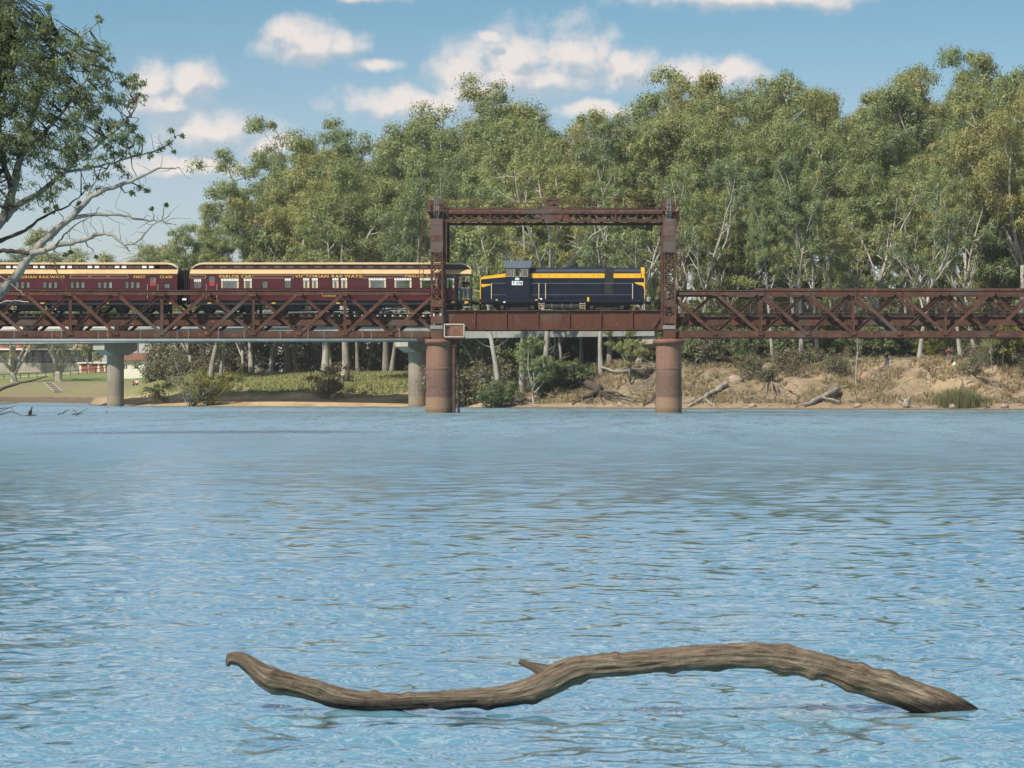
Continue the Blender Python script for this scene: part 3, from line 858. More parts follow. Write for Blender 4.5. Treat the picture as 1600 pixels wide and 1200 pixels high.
MB().box(c0 - 0.02, c1 + 0.05, YN - 1.15, YN + 0.3, cz0 - 0.15, cz0 - 0.04).build('shelf', M['rust'], T)
MB().prism([(PX(708, YN), cz0 - 0.15), (PX(721, YN), cz0 - 0.15), (PX(713, YN), cz0 - 0.75), (PX(709, YN), cz0 - 0.75)], YN - 0.75, YN - 0.6).build('bracket', M['rust'], T)
for i, (x, r, lb) in enumerate(((710.2, 0.13, 'rusty steel fender post standing right beside the left iron pier'), (716.3, 0.10, 'dark slim fender post, outer one of the pair by the left iron pier'))):
    T = thing('fender_post', lb, 'post', P(x, 645, YN - 0.5 + i * 0.7), 'fender posts by the left pier')
    yy = YN - 0.5 + i * 0.7
    MB().cyl((PX(x, YN), yy, -1.0), r, PZ(529, YN) + 1.0 - 0.3 * i, 12).build('post', M['rust'] if i == 0 else M['timber'], T)
    mb = MB()
    for zz in (1.2, 2.6, 4.0): mb.cyl((PX(x, YN), yy, zz), r * 1.2, 0.12, 12)
    mb.build('band', M['rust_grey'], T)

# ================================================================== CONCRETE ROAD BRIDGE BEHIND
rdir = Vector((54.4, -38.0, 0)).normalized(); rnorm = Vector((-rdir.y, rdir.x, 0))      # along deck / away from camera
r0 = Vector((-65.4, 400.0, 0))
rang = math.atan2(rdir.y, rdir.x)
def rb(s, t, z): return r0 + rdir * s + rnorm * t + Vector((0, 0, z))
T = thing('road_bridge', 'concrete road bridge with pale parapet running behind the rusty rail bridge', 'bridge', rb(0, 0, 7.8))
def rbox(s0, s1, t0, t1, z0, z1):
    mb = MB(); vs = [rb(s, t, z) for z in (z0, z1) for (s, t) in ((s0, t0), (s1, t0), (s1, t1), (s0, t1))]
    return mb.add(vs, [(0, 3, 2, 1), (4, 5, 6, 7), (0, 1, 5, 4), (1, 2, 6, 5), (2, 3, 7, 6), (3, 0, 4, 7)])
SL, SR = -75.0, 83.6
s = SL
while s < SR - 1:
    e = min(s + 11.95, SR)
    for t in (-2.9, -0.97, 0.97, 2.9): rbox(s, e - 0.05, t - 0.35, t + 0.35, 7.8, 9.35).build('girder_beam', M['concrete_dark'], T)
    s += 12.0
rbox(SL, SR, -3.6, 3.6, 9.352, 9.62).build('deck_slab', M['concrete_dark'], T)
for t in (-3.6, 3.4):
    s = SL
    while s < 72:
        rbox(s, min(s + 5.96, SR), t, t + 0.2, 9.622, 10.75).build('parapet_panel', M['concrete_pale'], T)
        s += 6.0
    mb = rbox(SL, 74.9, t + 0.05, t + 0.15, 11.25, 11.37)
    s = SL + 0.5
    while s < 74.8:
        q = rbox(s, s + 0.12, t + 0.04, t + 0.16, 10.75, 11.25); mb.add(q.v, q.f); s += 2.0
    mb.build('parapet_rail', M['steel_pipe'], T)
def concrete_pier(sp, label):
    T = thing('concrete_pier', label, 'bridge pier', rb(sp, 0, 0), 'concrete piers of the road bridge')
    c = rb(sp, 0, 0)
    MB().lathe((c.x, c.y, -1.5), [(1.05, 0), (1.05, 1.5 + 6.4)], 36).build('shaft', M['conc_pier'], T, smooth=False)
    prof = [(-2.9, 7.79), (2.9, 7.79), (2.9, 6.95), (1.3, 6.3), (-1.3, 6.3), (-2.9, 6.95)]
    vs = []
    for ds in (-0.95, 0.95):
        for (t, z) in prof: vs.append(rb(sp + ds, t, z))
    n = 6
    MB().add(vs, [tuple(range(n)), tuple(range(2 * n - 1, n - 1, -1))] + [(i, i + n, (i + 1) % n + n, (i + 1) % n) for i in range(n)]).build('crosshead', M['concrete'], T)
concrete_pier(0.0, 'round concrete road bridge pier standing alone in the water by the sandy spit')
concrete_pier(48.0, 'round concrete road bridge pier half hidden behind the left iron pier')
concrete_pier(82.6, 'round concrete road bridge pier on the bank, hidden behind the right iron pier')
# ================================================================== TRAIN
YC = 262.5                      # track centre line
HW = 1.45                       # half width of the stock
YS = YC - HW                    # near side wall
def TX(x): return PX(x, YS)
def TZ(y): return PZ(y, YS)

def wall_open(mb, x0, x1, z0, z1, y0, y1, ops):
    """wall slab in the XZ plane with rectangular openings (xa, xb, za, zb)"""
    xs = sorted(set([x0, x1] + [min(max(v, x0), x1) for o in ops for v in o[:2]]))
    for a, b in zip(xs[:-1], xs[1:]):
        if b - a < 1e-4: continue
        mid = (a + b) / 2
        here = sorted([(o[2], o[3]) for o in ops if o[0] < mid < o[1]])
        z = z0
        for (p, q) in here:
            if p > z: mb.box(a, b, y0, y1, z, p)
            z = q
        if z < z1: mb.box(a, b, y0, y1, z, z1)
def lettering(txt, xa, xb, ztop, zbot, y, parent, m, bold=0.012):
    cu = bpy.data.curves.new('lettering', 'FONT')
    cu.body = txt; cu.size = 1.0; cu.extrude = 0.004; cu.offset = bold; cu.space_character = 1.12
    o = bpy.data.objects.new('lettering_tmp', cu); COL.objects.link(o)
    dg = bpy.context.evaluated_depsgraph_get()
    me = bpy.data.meshes.new_from_object(o.evaluated_get(dg))
    bpy.data.objects.remove(o, do_unlink=True)
    co = np.empty(len(me.vertices) * 3, np.float32); me.vertices.foreach_get('co', co); co = co.reshape(-1, 3)
    mn, mxx = co.min(0), co.max(0)
    sx = (xb - xa) / (mxx[0] - mn[0]); sz = (ztop - zbot) / (mxx[1] - mn[1])
    new = np.stack([(co[:, 0] - mn[0]) * sx, -co[:, 2], (co[:, 1] - mn[1]) * sz], -1)
    me.vertices.foreach_set('co', new.astype(np.float32).ravel()); me.update()
    me.materials.clear(); me.materials.append(m)
    return link(me, 'lettering', parent, (xa, y, zbot))

wheel_m = {}
def wheel_mesh(r):
    if r not in wheel_m:
        mb = MB()
        mb.lathe((0, 0, 0), [(r * 0.2, -0.02), (r * 0.8, 0.0), (r * 0.84, -0.03), (r, -0.03), (r, 0.10), (r + 0.03, 0.11), (r + 0.03, 0.13), (0.1, 0.13)], 28)
        mb.v = [(v[0], v[2], v[1]) for v in mb.v]
        wheel_m[r] = mb.mesh('wheel', M['grime'])
    return wheel_m[r]
def bogie(parent, xc, wheels, r, half, name='bogie', m='grime'):
    """sub-parts under one bogie part"""
    zc = RAILZ + r
    mb = MB()
    for s in (-1, 1):
        y0 = YC + s * 1.02
        mb.prism([(xc - half, zc + 0.12), (xc - half + 0.25, zc + 0.30), (xc + half - 0.25, zc + 0.30), (xc + half, zc + 0.12), (xc + half, zc - 0.02), (xc + half * 0.55, zc - 0.02), (xc + half * 0.45, zc - 0.18), (xc - half * 0.45, zc - 0.18), (xc - half * 0.55, zc - 0.02), (xc - half, zc - 0.02)], y0 - 0.06, y0 + 0.06)
    for xw in wheels: mb.cyl((xw, YC - 1.0, zc), 0.08, 2.0, 10, 'y')
    mb.box(xc - 0.5, xc + 0.5, YC - 1.0, YC + 1.0, zc + 0.1, zc + 0.34)
    B = mb.build(name, M[m], parent, Vector((xc, YC, zc)))
    for xw in wheels:
        for s in (-1, 1): link(wheel_mesh(r), 'wheel', B, (xw, YC + s * 0.78 - 0.05, zc))
        bx = MB()
        for s in (-1, 1): bx.box(xw - 0.15, xw + 0.15, YC + s * 1.14 - 0.07, YC + s * 1.14 + 0.07, zc - 0.17, zc + 0.17)
        bx.build('axle_box', M['grime'], B)
    sp = MB()
    for k in range(5):
        for s in (-1, 1): sp.box(xc - 0.45 + 0.05 * k, xc + 0.45 - 0.05 * k, YC + s * 1.12 - 0.05, YC + s * 1.12 + 0.05, zc - 0.34 + 0.05 * k, zc - 0.30 + 0.05 * k)
    sp.build('leaf_spring', M['grime'], B)
    return B

EAVE, CL0, CL1, RTOP = TZ(427.2), TZ(421.0), PZ(414.0, YC - 0.85), PZ(410.3, YC - 0.85)
FLOOR, SOLE = TZ(470), TZ(476.5)
def coach(name, label, xa, xb, wins, doors, texts, clwins, balcony=None, left_round=True):
    """xa, xb: image x of the body ends"""
    A, B = TX(xa), TX(xb)
    T = thing(name, label, 'railway carriage', ((A + B) / 2, YC, RAILZ))
    bodyB = B if balcony is None else TX(balcony)
    ops = [(TX(w[0]), TX(w[1]), TZ(w[3]), TZ(w[2])) for w in wins] + [(TX(d[0]), TX(d[1]), TZ(452), TZ(d[2])) for d in doors]
    mb = MB()
    for (y0, y1) in ((YS, YS + 0.07), (YC + HW - 0.07, YC + HW)):
        wall_open(mb, A, bodyB, FLOOR, EAVE - 0.03, y0, y1, ops)
    mb.box(A, A + 0.08, YS + 0.07, YC + HW - 0.07, FLOOR, EAVE - 0.03).box(bodyB - 0.08, bodyB, YS + 0.07, YC + HW - 0.07, FLOOR, EAVE - 0.03)
    body = mb.build('body', M['maroon'], T)
    MB().box(A + 0.1, bodyB - 0.1, YS + 0.08, YC + HW - 0.08, FLOOR + 0.02, FLOOR + 0.12).build('floor', M['inside'], T)
    MB().box(A + 0.1, bodyB - 0.1, YS + 0.08, YC + HW - 0.08, EAVE - 0.2, EAVE - 0.1).build('ceiling', M['inside'], T)
    # beading lines on the side
    for zz, h in ((TZ(435.3), 0.03), (TZ(451.2), 0.04), (TZ(469.3), 0.05)):
        cut = sorted([(o_[0], o_[1]) for o_ in ops if o_[2] < zz + h and o_[3] > zz]) + [(bodyB, bodyB)]
        xs0 = A
        for (ca_, cb_) in cut:
            if ca_ - xs0 > 0.02: MB().box(xs0, ca_, YS - 0.018, YS - 0.001, zz, zz + h).build('beading', M['maroon_dark'], T)
            xs0 = max(xs0, cb_)
    x = A + 0.9
    pl = MB()
    while x < bodyB - 0.3:
        if all(not (o[0] - 0.05 < x < o[1] + 0.05) for o in ops): pl.box(x, x + 0.03, YS - 0.012, YS - 0.001, FLOOR + 0.05, TZ(436))
        x += 0.95
    pl.build('panel_strips', M['maroon_dark'], T)
    for w in wins:
        a, b, za, zb2 = TX(w[0]), TX(w[1]), TZ(w[3]), TZ(w[2])
        kind = w[4]
        fm = M['maroon_dark']
        fr = MB(); t = 0.045
        fr.box(a, b, YS - 0.02, YS + 0.05, zb2 - t, zb2).box(a, b, YS - 0.02, YS + 0.05, za, za + t).box(a, a + t, YS - 0.02, YS + 0.05, za + t, zb2 - t).box(b - t, b, YS - 0.02, YS + 0.05, za + t, zb2 - t)
        W_ = fr.build('window', fm, T)
        MB().box(a + t, b - t, YS + 0.055, YS + 0.061, za + t, zb2 - t).build('pane', M['glass'], W_)
        if kind == 'b':          # fringed blind and side curtains
            bl = MB(); n = max(3, int((b - a) / 0.2)); st = (b - a - 2 * t) / n
            for i in range(n): bl.box(a + t + st * i + 0.015, a + t + st * (i + 1) - 0.015, YS + 0.002, YS + 0.012, zb2 - 0.26, zb2 - 0.05)
            bl.build('etched_toplight', M['blind'], W_)
            cu = MB()
            for (p, q) in ((a + t, a + t + 0.16), (b - t - 0.16, b - t)): cu.box(p, q, YS + 0.04, YS + 0.05, za + t, zb2 - 0.28)
            cu.build('curtain', M['cream_pale'], W_)
        elif kind == 's':
            bl = MB(); n = max(3, int((b - a) / 0.17)); st = (b - a - 2 * t) / n
            for i in range(n): bl.box(a + t + st * i + 0.015, a + t + st * (i + 1) - 0.015, YS + 0.002, YS + 0.012, zb2 - 0.26, zb2 - 0.05)
            bl.build('etched_toplight', M['blind'], W_)
            sl = MB(); z = za + t
            while z < zb2 - 0.34: sl.box(a + t, b - t, YS + 0.06, YS + 0.07, z, z + 0.06); z += 0.12
            sl.build('louvre', M['maroon_dark'], W_)
        elif kind == 'f':
            MB().box(a + 0.04, b - 0.04, YS + 0.055, YS + 0.06, za + 0.04, zb2 - 0.04).build('frosted_pane', M['steel_pipe'], W_)
        # the matching window on the far side
        MB().box(a + t, b - t, YC + HW - 0.04, YC + HW - 0.034, za + t, zb2 - t).build('far_pane', M['glass'], W_)
    for d in doors:
        a, b, zt = TX(d[0]), TX(d[1]), TZ(d[2])
        D = MB().box(a, b, YS + 0.03, YS + 0.06, FLOOR, TZ(446)).box(a, a + 0.1, YS + 0.03, YS + 0.06, TZ(446), zt).box(b - 0.1, b, YS + 0.03, YS + 0.06, TZ(446), zt).box(a + 0.1, b - 0.1, YS + 0.03, YS + 0.06, zt - 0.12, zt).build('door', M['maroon'], T)
        MB().box(a + 0.1, b - 0.1, YS + 0.045, YS + 0.05, TZ(446), zt - 0.12).build('door_pane', M['glass'], D)
        MB().box(a + 0.16, b - 0.14, YS + 0.012, YS + 0.028, TZ(447), TZ(440.5)).build('door_sign', M['red'], D)
        hr = MB()
        for xx in (a - 0.1, b + 0.1): hr.cyl((xx, YS - 0.05, TZ(466)), 0.02, TZ(444) - TZ(466), 6)
        hr.build('grab_rail', M['cream_pale'], D)
    # roof: lower deck, clerestory, upper roof
    Rb = TX(xb)
    mb = MB()
    prof = [(-HW - 0.06, EAVE - 0.05), (-HW - 0.06, EAVE + 0.02), (-HW + 0.12, EAVE + 0.16), (-1.0, CL0 - 0.02), (-0.85, CL0 + 0.02), (0.85, CL0 + 0.02), (1.0, CL0 - 0.02), (HW - 0.12, EAVE + 0.16), (HW + 0.06, EAVE + 0.02), (HW + 0.06, EAVE - 0.05)]
    mb.prism([(YC + p[0], p[1]) for p in prof], A - 0.02, Rb + 0.02, 'x')
    mb.build('lower_roof', M['cream'], T)
    # clerestory side with bowed ends (outline in X-Z)
    e = 0.80
    def bow(sx, x_end):
        return [(x_end + sx * 0.03, CL0 + 0.02), (x_end + sx * 0.12, CL0 + 0.14), (x_end + sx * 0.32, CL0 + 0.30), (x_end + sx * 0.60, CL0 + 0.41), (x_end + sx * 0.9, CL0 + 0.46)]
    lo = bow(1, A) + bow(-1, Rb)[::-1]
    cl = MB(); cl.prism(lo, YC - e, YC + e); cl.build('clerestory', M['maroon_dark'], T)
    hi = [(p[0], p[1]) for p in lo]
    top = [(x, z + 0.075) for (x, z) in hi]
    up = MB()
    n = len(hi)
    for i in range(n - 1):    # curved upper roof as a shell following the bow
        pa, pb = hi[i], hi[i + 1]
        qa, qb = top[i], top[i + 1]
        ring = lambda p, q: [(p[0], YC - e - 0.10, p[1] - 0.02), (p[0], YC - e - 0.10, q[1]), (p[0], YC - 0.4, q[1] + 0.07), (p[0], YC + 0.4, q[1] + 0.07), (p[0], YC + e + 0.10, q[1]), (p[0], YC + e + 0.10, p[1] - 0.02)]
        r1, r2 = ring(pa, qa), ring(pb, qb)
        up.add(r1 + r2, [(k, k + 1, k + 7, k + 6) for k in range(5)] + [(5, 0, 6, 11)])
    up.build('upper_roof', M['cream_pale'], T)
    MB().box(A + 0.95, Rb - 0.95, YC - e - 0.13, YC - e - 0.102, CL0 + 0.43, CL0 + 0.50).build('gutter', M['cream'], T)
    for cw in clwins:
        MB().box(TX(cw[0]), TX(cw[1]), YC - e - 0.02, YC - e - 0.002, CL0 + 0.14, CL0 + 0.34).build('clerestory_window', M['white'] if cw[2] else M['rust_grey'], T)
    # lettering and lining
    for (t, a, b, y0, y1) in texts: lettering(t, TX(a), TX(b), TZ(y0 + 0.9), TZ(y1 + 0.9), YS - 0.012, T, M['gold'])
    # underframe
    uf = MB()
    uf.box(A, Rb, YS + 0.12, YS + 0.25, SOLE, FLOOR - 0.01).box(A, Rb, YC + HW - 0.25, YC + HW - 0.12, SOLE, FLOOR - 0.01).box(A, Rb, YS + 0.26, YC + HW - 0.26, SOLE + 0.08, FLOOR - 0.01)
    uf.build('underframe', M['black'], T)
    mb = MB()
    bx = [A + 3.0, B - 3.0]
    for s in (-1, 1):
        y = YC + s * 1.1
        mb.bar((bx[0] + 1.9, y, SOLE - 0.02), (bx[0] + 4.2, y, SOLE - 0.42), 0.06, 0.06).bar((bx[0] + 4.2, y, SOLE - 0.42), (bx[1] - 4.2, y, SOLE - 0.42), 0.06, 0.06).bar((bx[1] - 4.2, y, SOLE - 0.42), (bx[1] - 1.9, y, SOLE - 0.02), 0.06, 0.06)
        for xx in (bx[0] + 4.2, (A + B) / 2, bx[1] - 4.2): mb.bar((xx, y, SOLE), (xx, y, SOLE - 0.45), 0.1, 0.08)
    mb.build('truss_rod', M['black'], T)
    mid = (A + B) / 2
    for (x0, x1, dz) in ((mid - 4.6, mid - 2.4, 0.5), (mid - 1.6, mid + 0.6, 0.42), (mid + 1.6, mid + 4.0, 0.52)):
        MB().box(x0, x1, YS + 0.2, YS + 0.85, SOLE - dz, SOLE - 0.01).build('equipment_box', M['black'], T)
    for xc in bx: bogie(T, xc, (xc - 1.65, xc, xc + 1.65), 0.46, 2.2, m='black')
    sb = MB()
    x = A + 1.4
    while x < B: sb.box(x, x + 0.3, YS + 0.10, YS + 0.115, SOLE + 0.1, SOLE + 0.2); x += 5.2
    sb.build('builder_plate', M['gold'], T)
    st = MB()
    for xx in (A + 0.8, B - 0.9):
        st.box(xx - 0.3, xx + 0.3, YS - 0.12, YS + 0.15, SOLE - 0.35, SOLE - 0.31).bar((xx - 0.28, YS + 0.1, SOLE - 0.31), (xx - 0.28, YS + 0.1, SOLE), 0.03, 0.03).bar((xx + 0.28, YS + 0.1, SOLE - 0.31), (xx + 0.28, YS + 0.1, SOLE), 0.03, 0.03)
    st.build('footstep', M['black'], T)
    cp = MB()
    for (xe, s) in ((A, -1), (Rb, 1)): cp.box(min(xe, xe + s * 0.45), max(xe, xe + s * 0.45), YC - 0.12, YC + 0.12, RAILZ + 0.75, RAILZ + 1.0)
    cp.build('coupler', M['grime'], T)
    return T, A, bodyB, Rb

# first class carriage (runs out of the picture on the left)
wins = []
for k in range(-4, 5):
    x0 = 23.5 + 42.9 * k
    if 14 < x0 + 12 < 225 or x0 < 14:
        for (a, b) in ((0, 6.5), (8.5, 15), (17, 23.5)): wins.append((x0 + a, x0 + b, 440.0, 451, 'g'))
wins = [w_ for w_ in wins if w_[1] < 228]
wins.append((255, 266, 441, 451, 'f'))
clw = []
for k in range(-4, 6):
    x0 = 7 + 42.6 * k
    clw += [(x0, x0 + 7, 1), (x0 + 11, x0 + 18, 1)]
    clw += [(x0 + 21, x0 + 29, 0), (x0 + 31, x0 + 40, 0)]
clw = [c for c in clw if c[1] < 256 and c[0] > -150] + [(241, 248, 1)]
T1, _, _, _ = coach('passenger_carriage', 'maroon first class carriage with cream clerestory roof, cut off by the left edge', -165, 277,
      wins, [(232.5, 245, 431.5)], [('VICTORIAN RAILWAYS', 12.5, 101, 429.8, 434.2), ('FIRST', 209, 227, 429.8, 434.2), ('CLASS', 250, 269, 429.8, 434.2)], clw)
def lining(T, segs):
    mb = MB()
    for (a, b) in segs:
        for z in (TZ(429.9), TZ(434.4)): mb.box(TX(a), TX(b), YS - 0.008, YS - 0.001, z - 0.012, z + 0.012)
        for x in (TX(a), TX(b)): mb.box(x - 0.012, x + 0.012, YS - 0.0085, YS - 0.0005, TZ(434.4), TZ(429.9))
    mb.build('gold_lining', M['cream'], T)
lining(T1, [(110, 139), (141, 168), (170, 200)])
# parlor car with open end platform
pw = [(302, 315.3, 435, 451, 's'), (344, 374, 434, 451, 'b'), (379.5, 394.5, 434, 451, 'b'), (409, 418.5, 439, 451, 'g'), (443.8, 455.2, 433.5, 451, 's'),
      (472.4, 484.2, 433.2, 451, 'b'), (486, 497.6, 433.2, 451, 'b'), (518.2, 529.8, 433, 451, 'b'), (531.6, 543.3, 433, 451, 'b'),
      (574.8, 604, 433, 450.5, 'b'), (614.8, 644, 433, 450.5, 'b'), (655, 684, 433, 450.5, 'b'), (697, 710.5, 432.8, 451, 'b')]
T2, _, PBX, PRX = coach('parlor_carriage', 'maroon parlor car with cream clerestory roof and open end platform, coupled to the locomotive', 297, 736,
      pw, [(324.5, 337, 429.5)], [('PARLOR CAR', 343, 393, 428.6, 433.4), ('VICTORIAN RAILWAYS', 461, 565, 428.2, 433), ('PARLOR CAR', 633.5, 682, 427.6, 432.4), ('YARRA', 503, 525, 459.6, 462.6)],
      [(320 + 21 * k + (k % 3), 331 + 21 * k + (k % 3), 0) for k in range(19)], balcony=713.5)
lining(T2, [(296.5, 321), (394.5, 458), (566, 631), (685, 711)])
# end platform
MB().box(PBX, PRX, YS + 0.05, YC + HW - 0.05, FLOOR - 0.08, FLOOR + 0.05).build('platform_floor', M['maroon_dark'], T2)
MB().box(PBX, PRX + 0.02, YS - 0.03, YS + 0.05, EAVE - 0.22, EAVE - 0.06).box(PRX - 0.06, PRX + 0.02, YS + 0.05, YC + HW, EAVE - 0.22, EAVE - 0.06).build('canopy_valance', M['black'], T2)
rl = MB()
n = 9
for i in range(n + 1):
    x = PBX + 0.12 + (PRX - PBX - 0.2) * i / n
    for y in (YS + 0.06, YC + HW - 0.06): rl.cyl((x, y, FLOOR + 0.05), 0.012, 1.0, 6)
for i in range(10):
    y = YS + 0.06 + (2 * HW - 0.12) * i / 9
    rl.cyl((PRX - 0.06, y, FLOOR + 0.05), 0.012, 1.0, 6)
for zz in (0.16, 1.03):
    for y in (YS + 0.06, YC + HW - 0.06): rl.cyl((PBX, y, FLOOR + zz), 0.022, PRX - PBX - 0.05, 8, 'x')
    rl.cyl((PRX - 0.06, YS + 0.06, FLOOR + zz), 0.022, 2 * HW - 0.12, 8, 'y')
rl.build('platform_railing', M['steel_pipe'], T2)
for (x, y) in ((PRX - 0.08, YS + 0.08), (PRX - 0.08, YC + HW - 0.08), (PBX + 0.06, YS + 0.08)):
    MB().cyl((x, y, FLOOR), 0.04, EAVE - 0.2 - FLOOR, 10).build('canopy_post', M['black'], T2)
MB().box(TX(726), TX(731), YS - 0.02, YS - 0.005, TZ(473.5), TZ(470.8)).box(TX(705), TX(711), YS - 0.02, YS - 0.005, TZ(473.5), TZ(470.8)).build('builder_plate', M['gold'], T2)
# gangway bellows between the carriages
T = thing('gangway_bellows', 'black folded gangway bellows joining the two maroon carriages', 'bellows', (TX(287), YC, RAILZ + 1))
for k in range(5):
    xa = TX(278.3) + (TX(296) - TX(278.3)) * k / 5; xb = TX(278.3) + (TX(296) - TX(278.3)) * (k + 1) / 5
    g_ = (xb - xa)
    fold = MB(); zt, zb_ = TZ(420.5 + (k % 2)), FLOOR - 0.1
    vs = []
    for (x, o_) in ((xa + 0.01, 0.08), ((xa + xb) / 2, 0.0), (xb - 0.01, 0.08)):
        vs += [(x, YC - 0.95 + o_, zb_ + o_), (x, YC + 0.95 - o_, zb_ + o_), (x, YC + 0.95 - o_, zt - o_), (x, YC - 0.95 + o_, zt - o_)]
    fs = [(3, 2, 1, 0), (8, 9, 10, 11)]
    for b_ in (0, 4): fs += [(b_ + i, b_ + (i + 1) % 4, b_ + 4 + (i + 1) % 4, b_ + 4 + i) for i in range(4)]
    fold.add(vs, fs).build('fold', M['black'], T)
MB().box(TX(284), TX(290.5), YC - 1.2, YC - 1.0, TZ(469), TZ(466)).build('jumper_cable_box', M['white'], T)

# ------------------------------------------------------------------ locomotive
def LX(x): return PX(x, YS + 0.05)
def LZ(y): return PZ(y, YS + 0.05)
T = thing('diesel_locomotive', 'navy blue and yellow diesel locomotive with grey cab roof on the lift span', 'locomotive', (LX(878), YC, RAILZ))
Yh = YC - 1.12; Yh2 = YC + 1.12          # hood sides
Yn = YC - 1.38
fl = LZ(468)
# frame and running board
MB().box(LX(750), LX(1007), YC - 1.42, YC + 1.42, LZ(472), LZ(467.2)).build('running_board', M['navy'], T)
MB().box(LX(752), LX(1005), YC - 1.3, YC + 1.3, LZ(474.5), LZ(472.05)).build('frame_sill', M['grime'], T)
# long hood with rounded shoulders
def hood(xa, xb, name, m, z0, z1, zr, inset=0.0):
    pr = [(Yh + inset, z0), (Yh + inset, z1), (Yh + inset + 0.1, z1 + (zr - z1) * 0.55), (Yh + inset + 0.32, zr - 0.04), (YC - 0.4, zr), (YC + 0.4, zr), (Yh2 - inset - 0.32, zr - 0.04), (Yh2 - inset - 0.1, z1 + (zr - z1) * 0.55), (Yh2 - inset, z1), (Yh2 - inset, z0)]
    return MB().prism(pr, xa, xb, 'x').build(name, m, T)
hood(LX(829), LX(1002), 'long_hood', M['navy'], LZ(467), LZ(434.3), LZ(434.2))
hood(LX(829), LX(1001.5), 'hood_roof', M['navy_roof'], LZ(427.0), LZ(424), LZ(417.6))
MB().box(LX(829), LX(944.5), Yh - 0.02, Yh2 + 0.02, LZ(434.2), LZ(427.1)).build('yellow_band', M['yellow'], T)
MB().box(LX(958.5), LX(1002.5), Yh - 0.02, Yh2 + 0.02, LZ(434.2), LZ(427.1)).build('yellow_band', M['yellow'], T)
# hood front end, yellow
pr = [(Yh - 0.02, LZ(434.2)), (Yh - 0.02, LZ(423)), (Yh + 0.2, LZ(418.2)), (YC - 0.4, LZ(417.4)), (YC + 0.4, LZ(417.4)), (Yh2 - 0.2, LZ(418.2)), (Yh2 + 0.02, LZ(423)), (Yh2 + 0.02, LZ(434.2))]
MB().prism(pr, LX(1001.6), LX(1007.2), 'x').build('hood_nose', M['yellow'], T)
MB().box(LX(1002.1), LX(1006.6), Yh, Yh2, LZ(467), LZ(434.3)).build('nose_panel', M['navy'], T)
MB().box(LX(1006.7), LX(1008), Yh - 0.02, Yh2 + 0.02, LZ(474), LZ(434.3)).build('nose_edge', M['yellow'], T)
MB().box(LX(1006.7), LX(1008.2), Yh - 0.022, Yh - 0.002 + 0.4, LZ(430.5), LZ(427.5)).build('marker_light', M['plate_black'], T)
MB().prism([(LX(991), LZ(441)), (LX(1006.6), LZ(441)), (LX(1006.6), LZ(452)), (LX(1005), LZ(447)), (LX(1002), LZ(445.5)), (LX(997), LZ(444.6)), (LX(993), LZ(442.6))], Yh - 0.014, Yh - 0.001).build('yellow_wing', M['yellow'], T)
# radiator grille
MB().box(LX(944.8), LX(958.2), Yh - 0.012, Yh2 + 0.012, LZ(460), LZ(420)).build('radiator_grille', M['loco_grille'], T)
gl = MB()
for k in range(16): gl.box(LX(945.3), LX(957.7), Yh - 0.03, Yh - 0.013, LZ(459 - 2.4 * k), LZ(458 - 2.4 * k))
gl.build('grille_bar', M['loco_grille'], T)
# hood doors and latches
drs = [834, 846, 858, 870, 882, 894, 906, 918, 931, 944]
for a, b in zip(drs[:-1], drs[1:]):
    D = MB().box(LX(a + 0.5), LX(b - 0.5), Yh - 0.018, Yh - 0.001, LZ(465), LZ(436.5)).build('hood_door', M['navy'], T)
    MB().box(LX(b - 1.7), LX(b - 1.2), Yh - 0.035, Yh - 0.018, LZ(451), LZ(448)).build('latch', M['navy_roof'], D)
for a, b in ((959, 972), (972, 986)): MB().box(LX(a + 0.5), LX(b - 0.5), Yh - 0.018, Yh - 0.001, LZ(465), LZ(437)).build('hood_door', M['navy'], T)
pt = MB()
for x in (844, 858, 870, 889, 908, 927, 935, 981, 994): pt.cyl((LX(x), Yh - 0.035, LZ(430.5)), 0.035, 0.02, 10, 'y')
pt.build('lifting_holes', M['plate_black'], T)
for (x, h, r) in ((900, 410.5, 0.13), (936, 414.5, 0.16)):
    MB().cyl((LX(x), YC - 0.1, LZ(418)), r, LZ(h) - LZ(418), 14).build('exhaust_stack', M['navy_roof'], T)
MB().box(LX(880), LX(928), YC - 0.5, YC + 0.5, LZ(418), LZ(416.4)).build('roof_hatch', M['navy_roof'], T)
MB().box(LX(945), LX(958), YC - 0.6, YC + 0.6, LZ(418), LZ(416.8)).build('radiator_fan_cover', M['loco_grille'], T)
# short hood (low, sloping up to the cab)
zz0, zz1 = LZ(432.2), LZ(427)
sx0, sx1 = LX(751.5), LX(790)
MB().prism([(sx0, fl), (sx1, fl), (sx1, zz1 - 0.30), (sx0, zz0 - 0.22)], Yh - 0.1, Yh2 + 0.1).build('short_hood', M['navy'], T)
MB().prism([(sx0 - 0.06, zz0 - 0.218), (sx1, zz1 - 0.298), (sx1, zz1), (sx0 + 0.12, zz0 + 0.0), (sx0 - 0.03, zz0 - 0.08)], Yh - 0.12, Yh2 + 0.12).build('short_hood_top', M['yellow'], T)
MB().box(LX(749.8), LX(751.3), Yh - 0.12, Yh2 + 0.12, LZ(474), zz0 - 0.2).build('nose_edge', M['yellow'], T)
MB().prism([(LX(751.6), LZ(443.8)), (LX(768), LZ(443.8)), (LX(766), LZ(445.6)), (LX(760), LZ(446.6)), (LX(757), LZ(448.2)), (LX(751.6), LZ(448.6))], Yh - 0.118, Yh - 0.101).build('yellow_wing', M['yellow'], T)
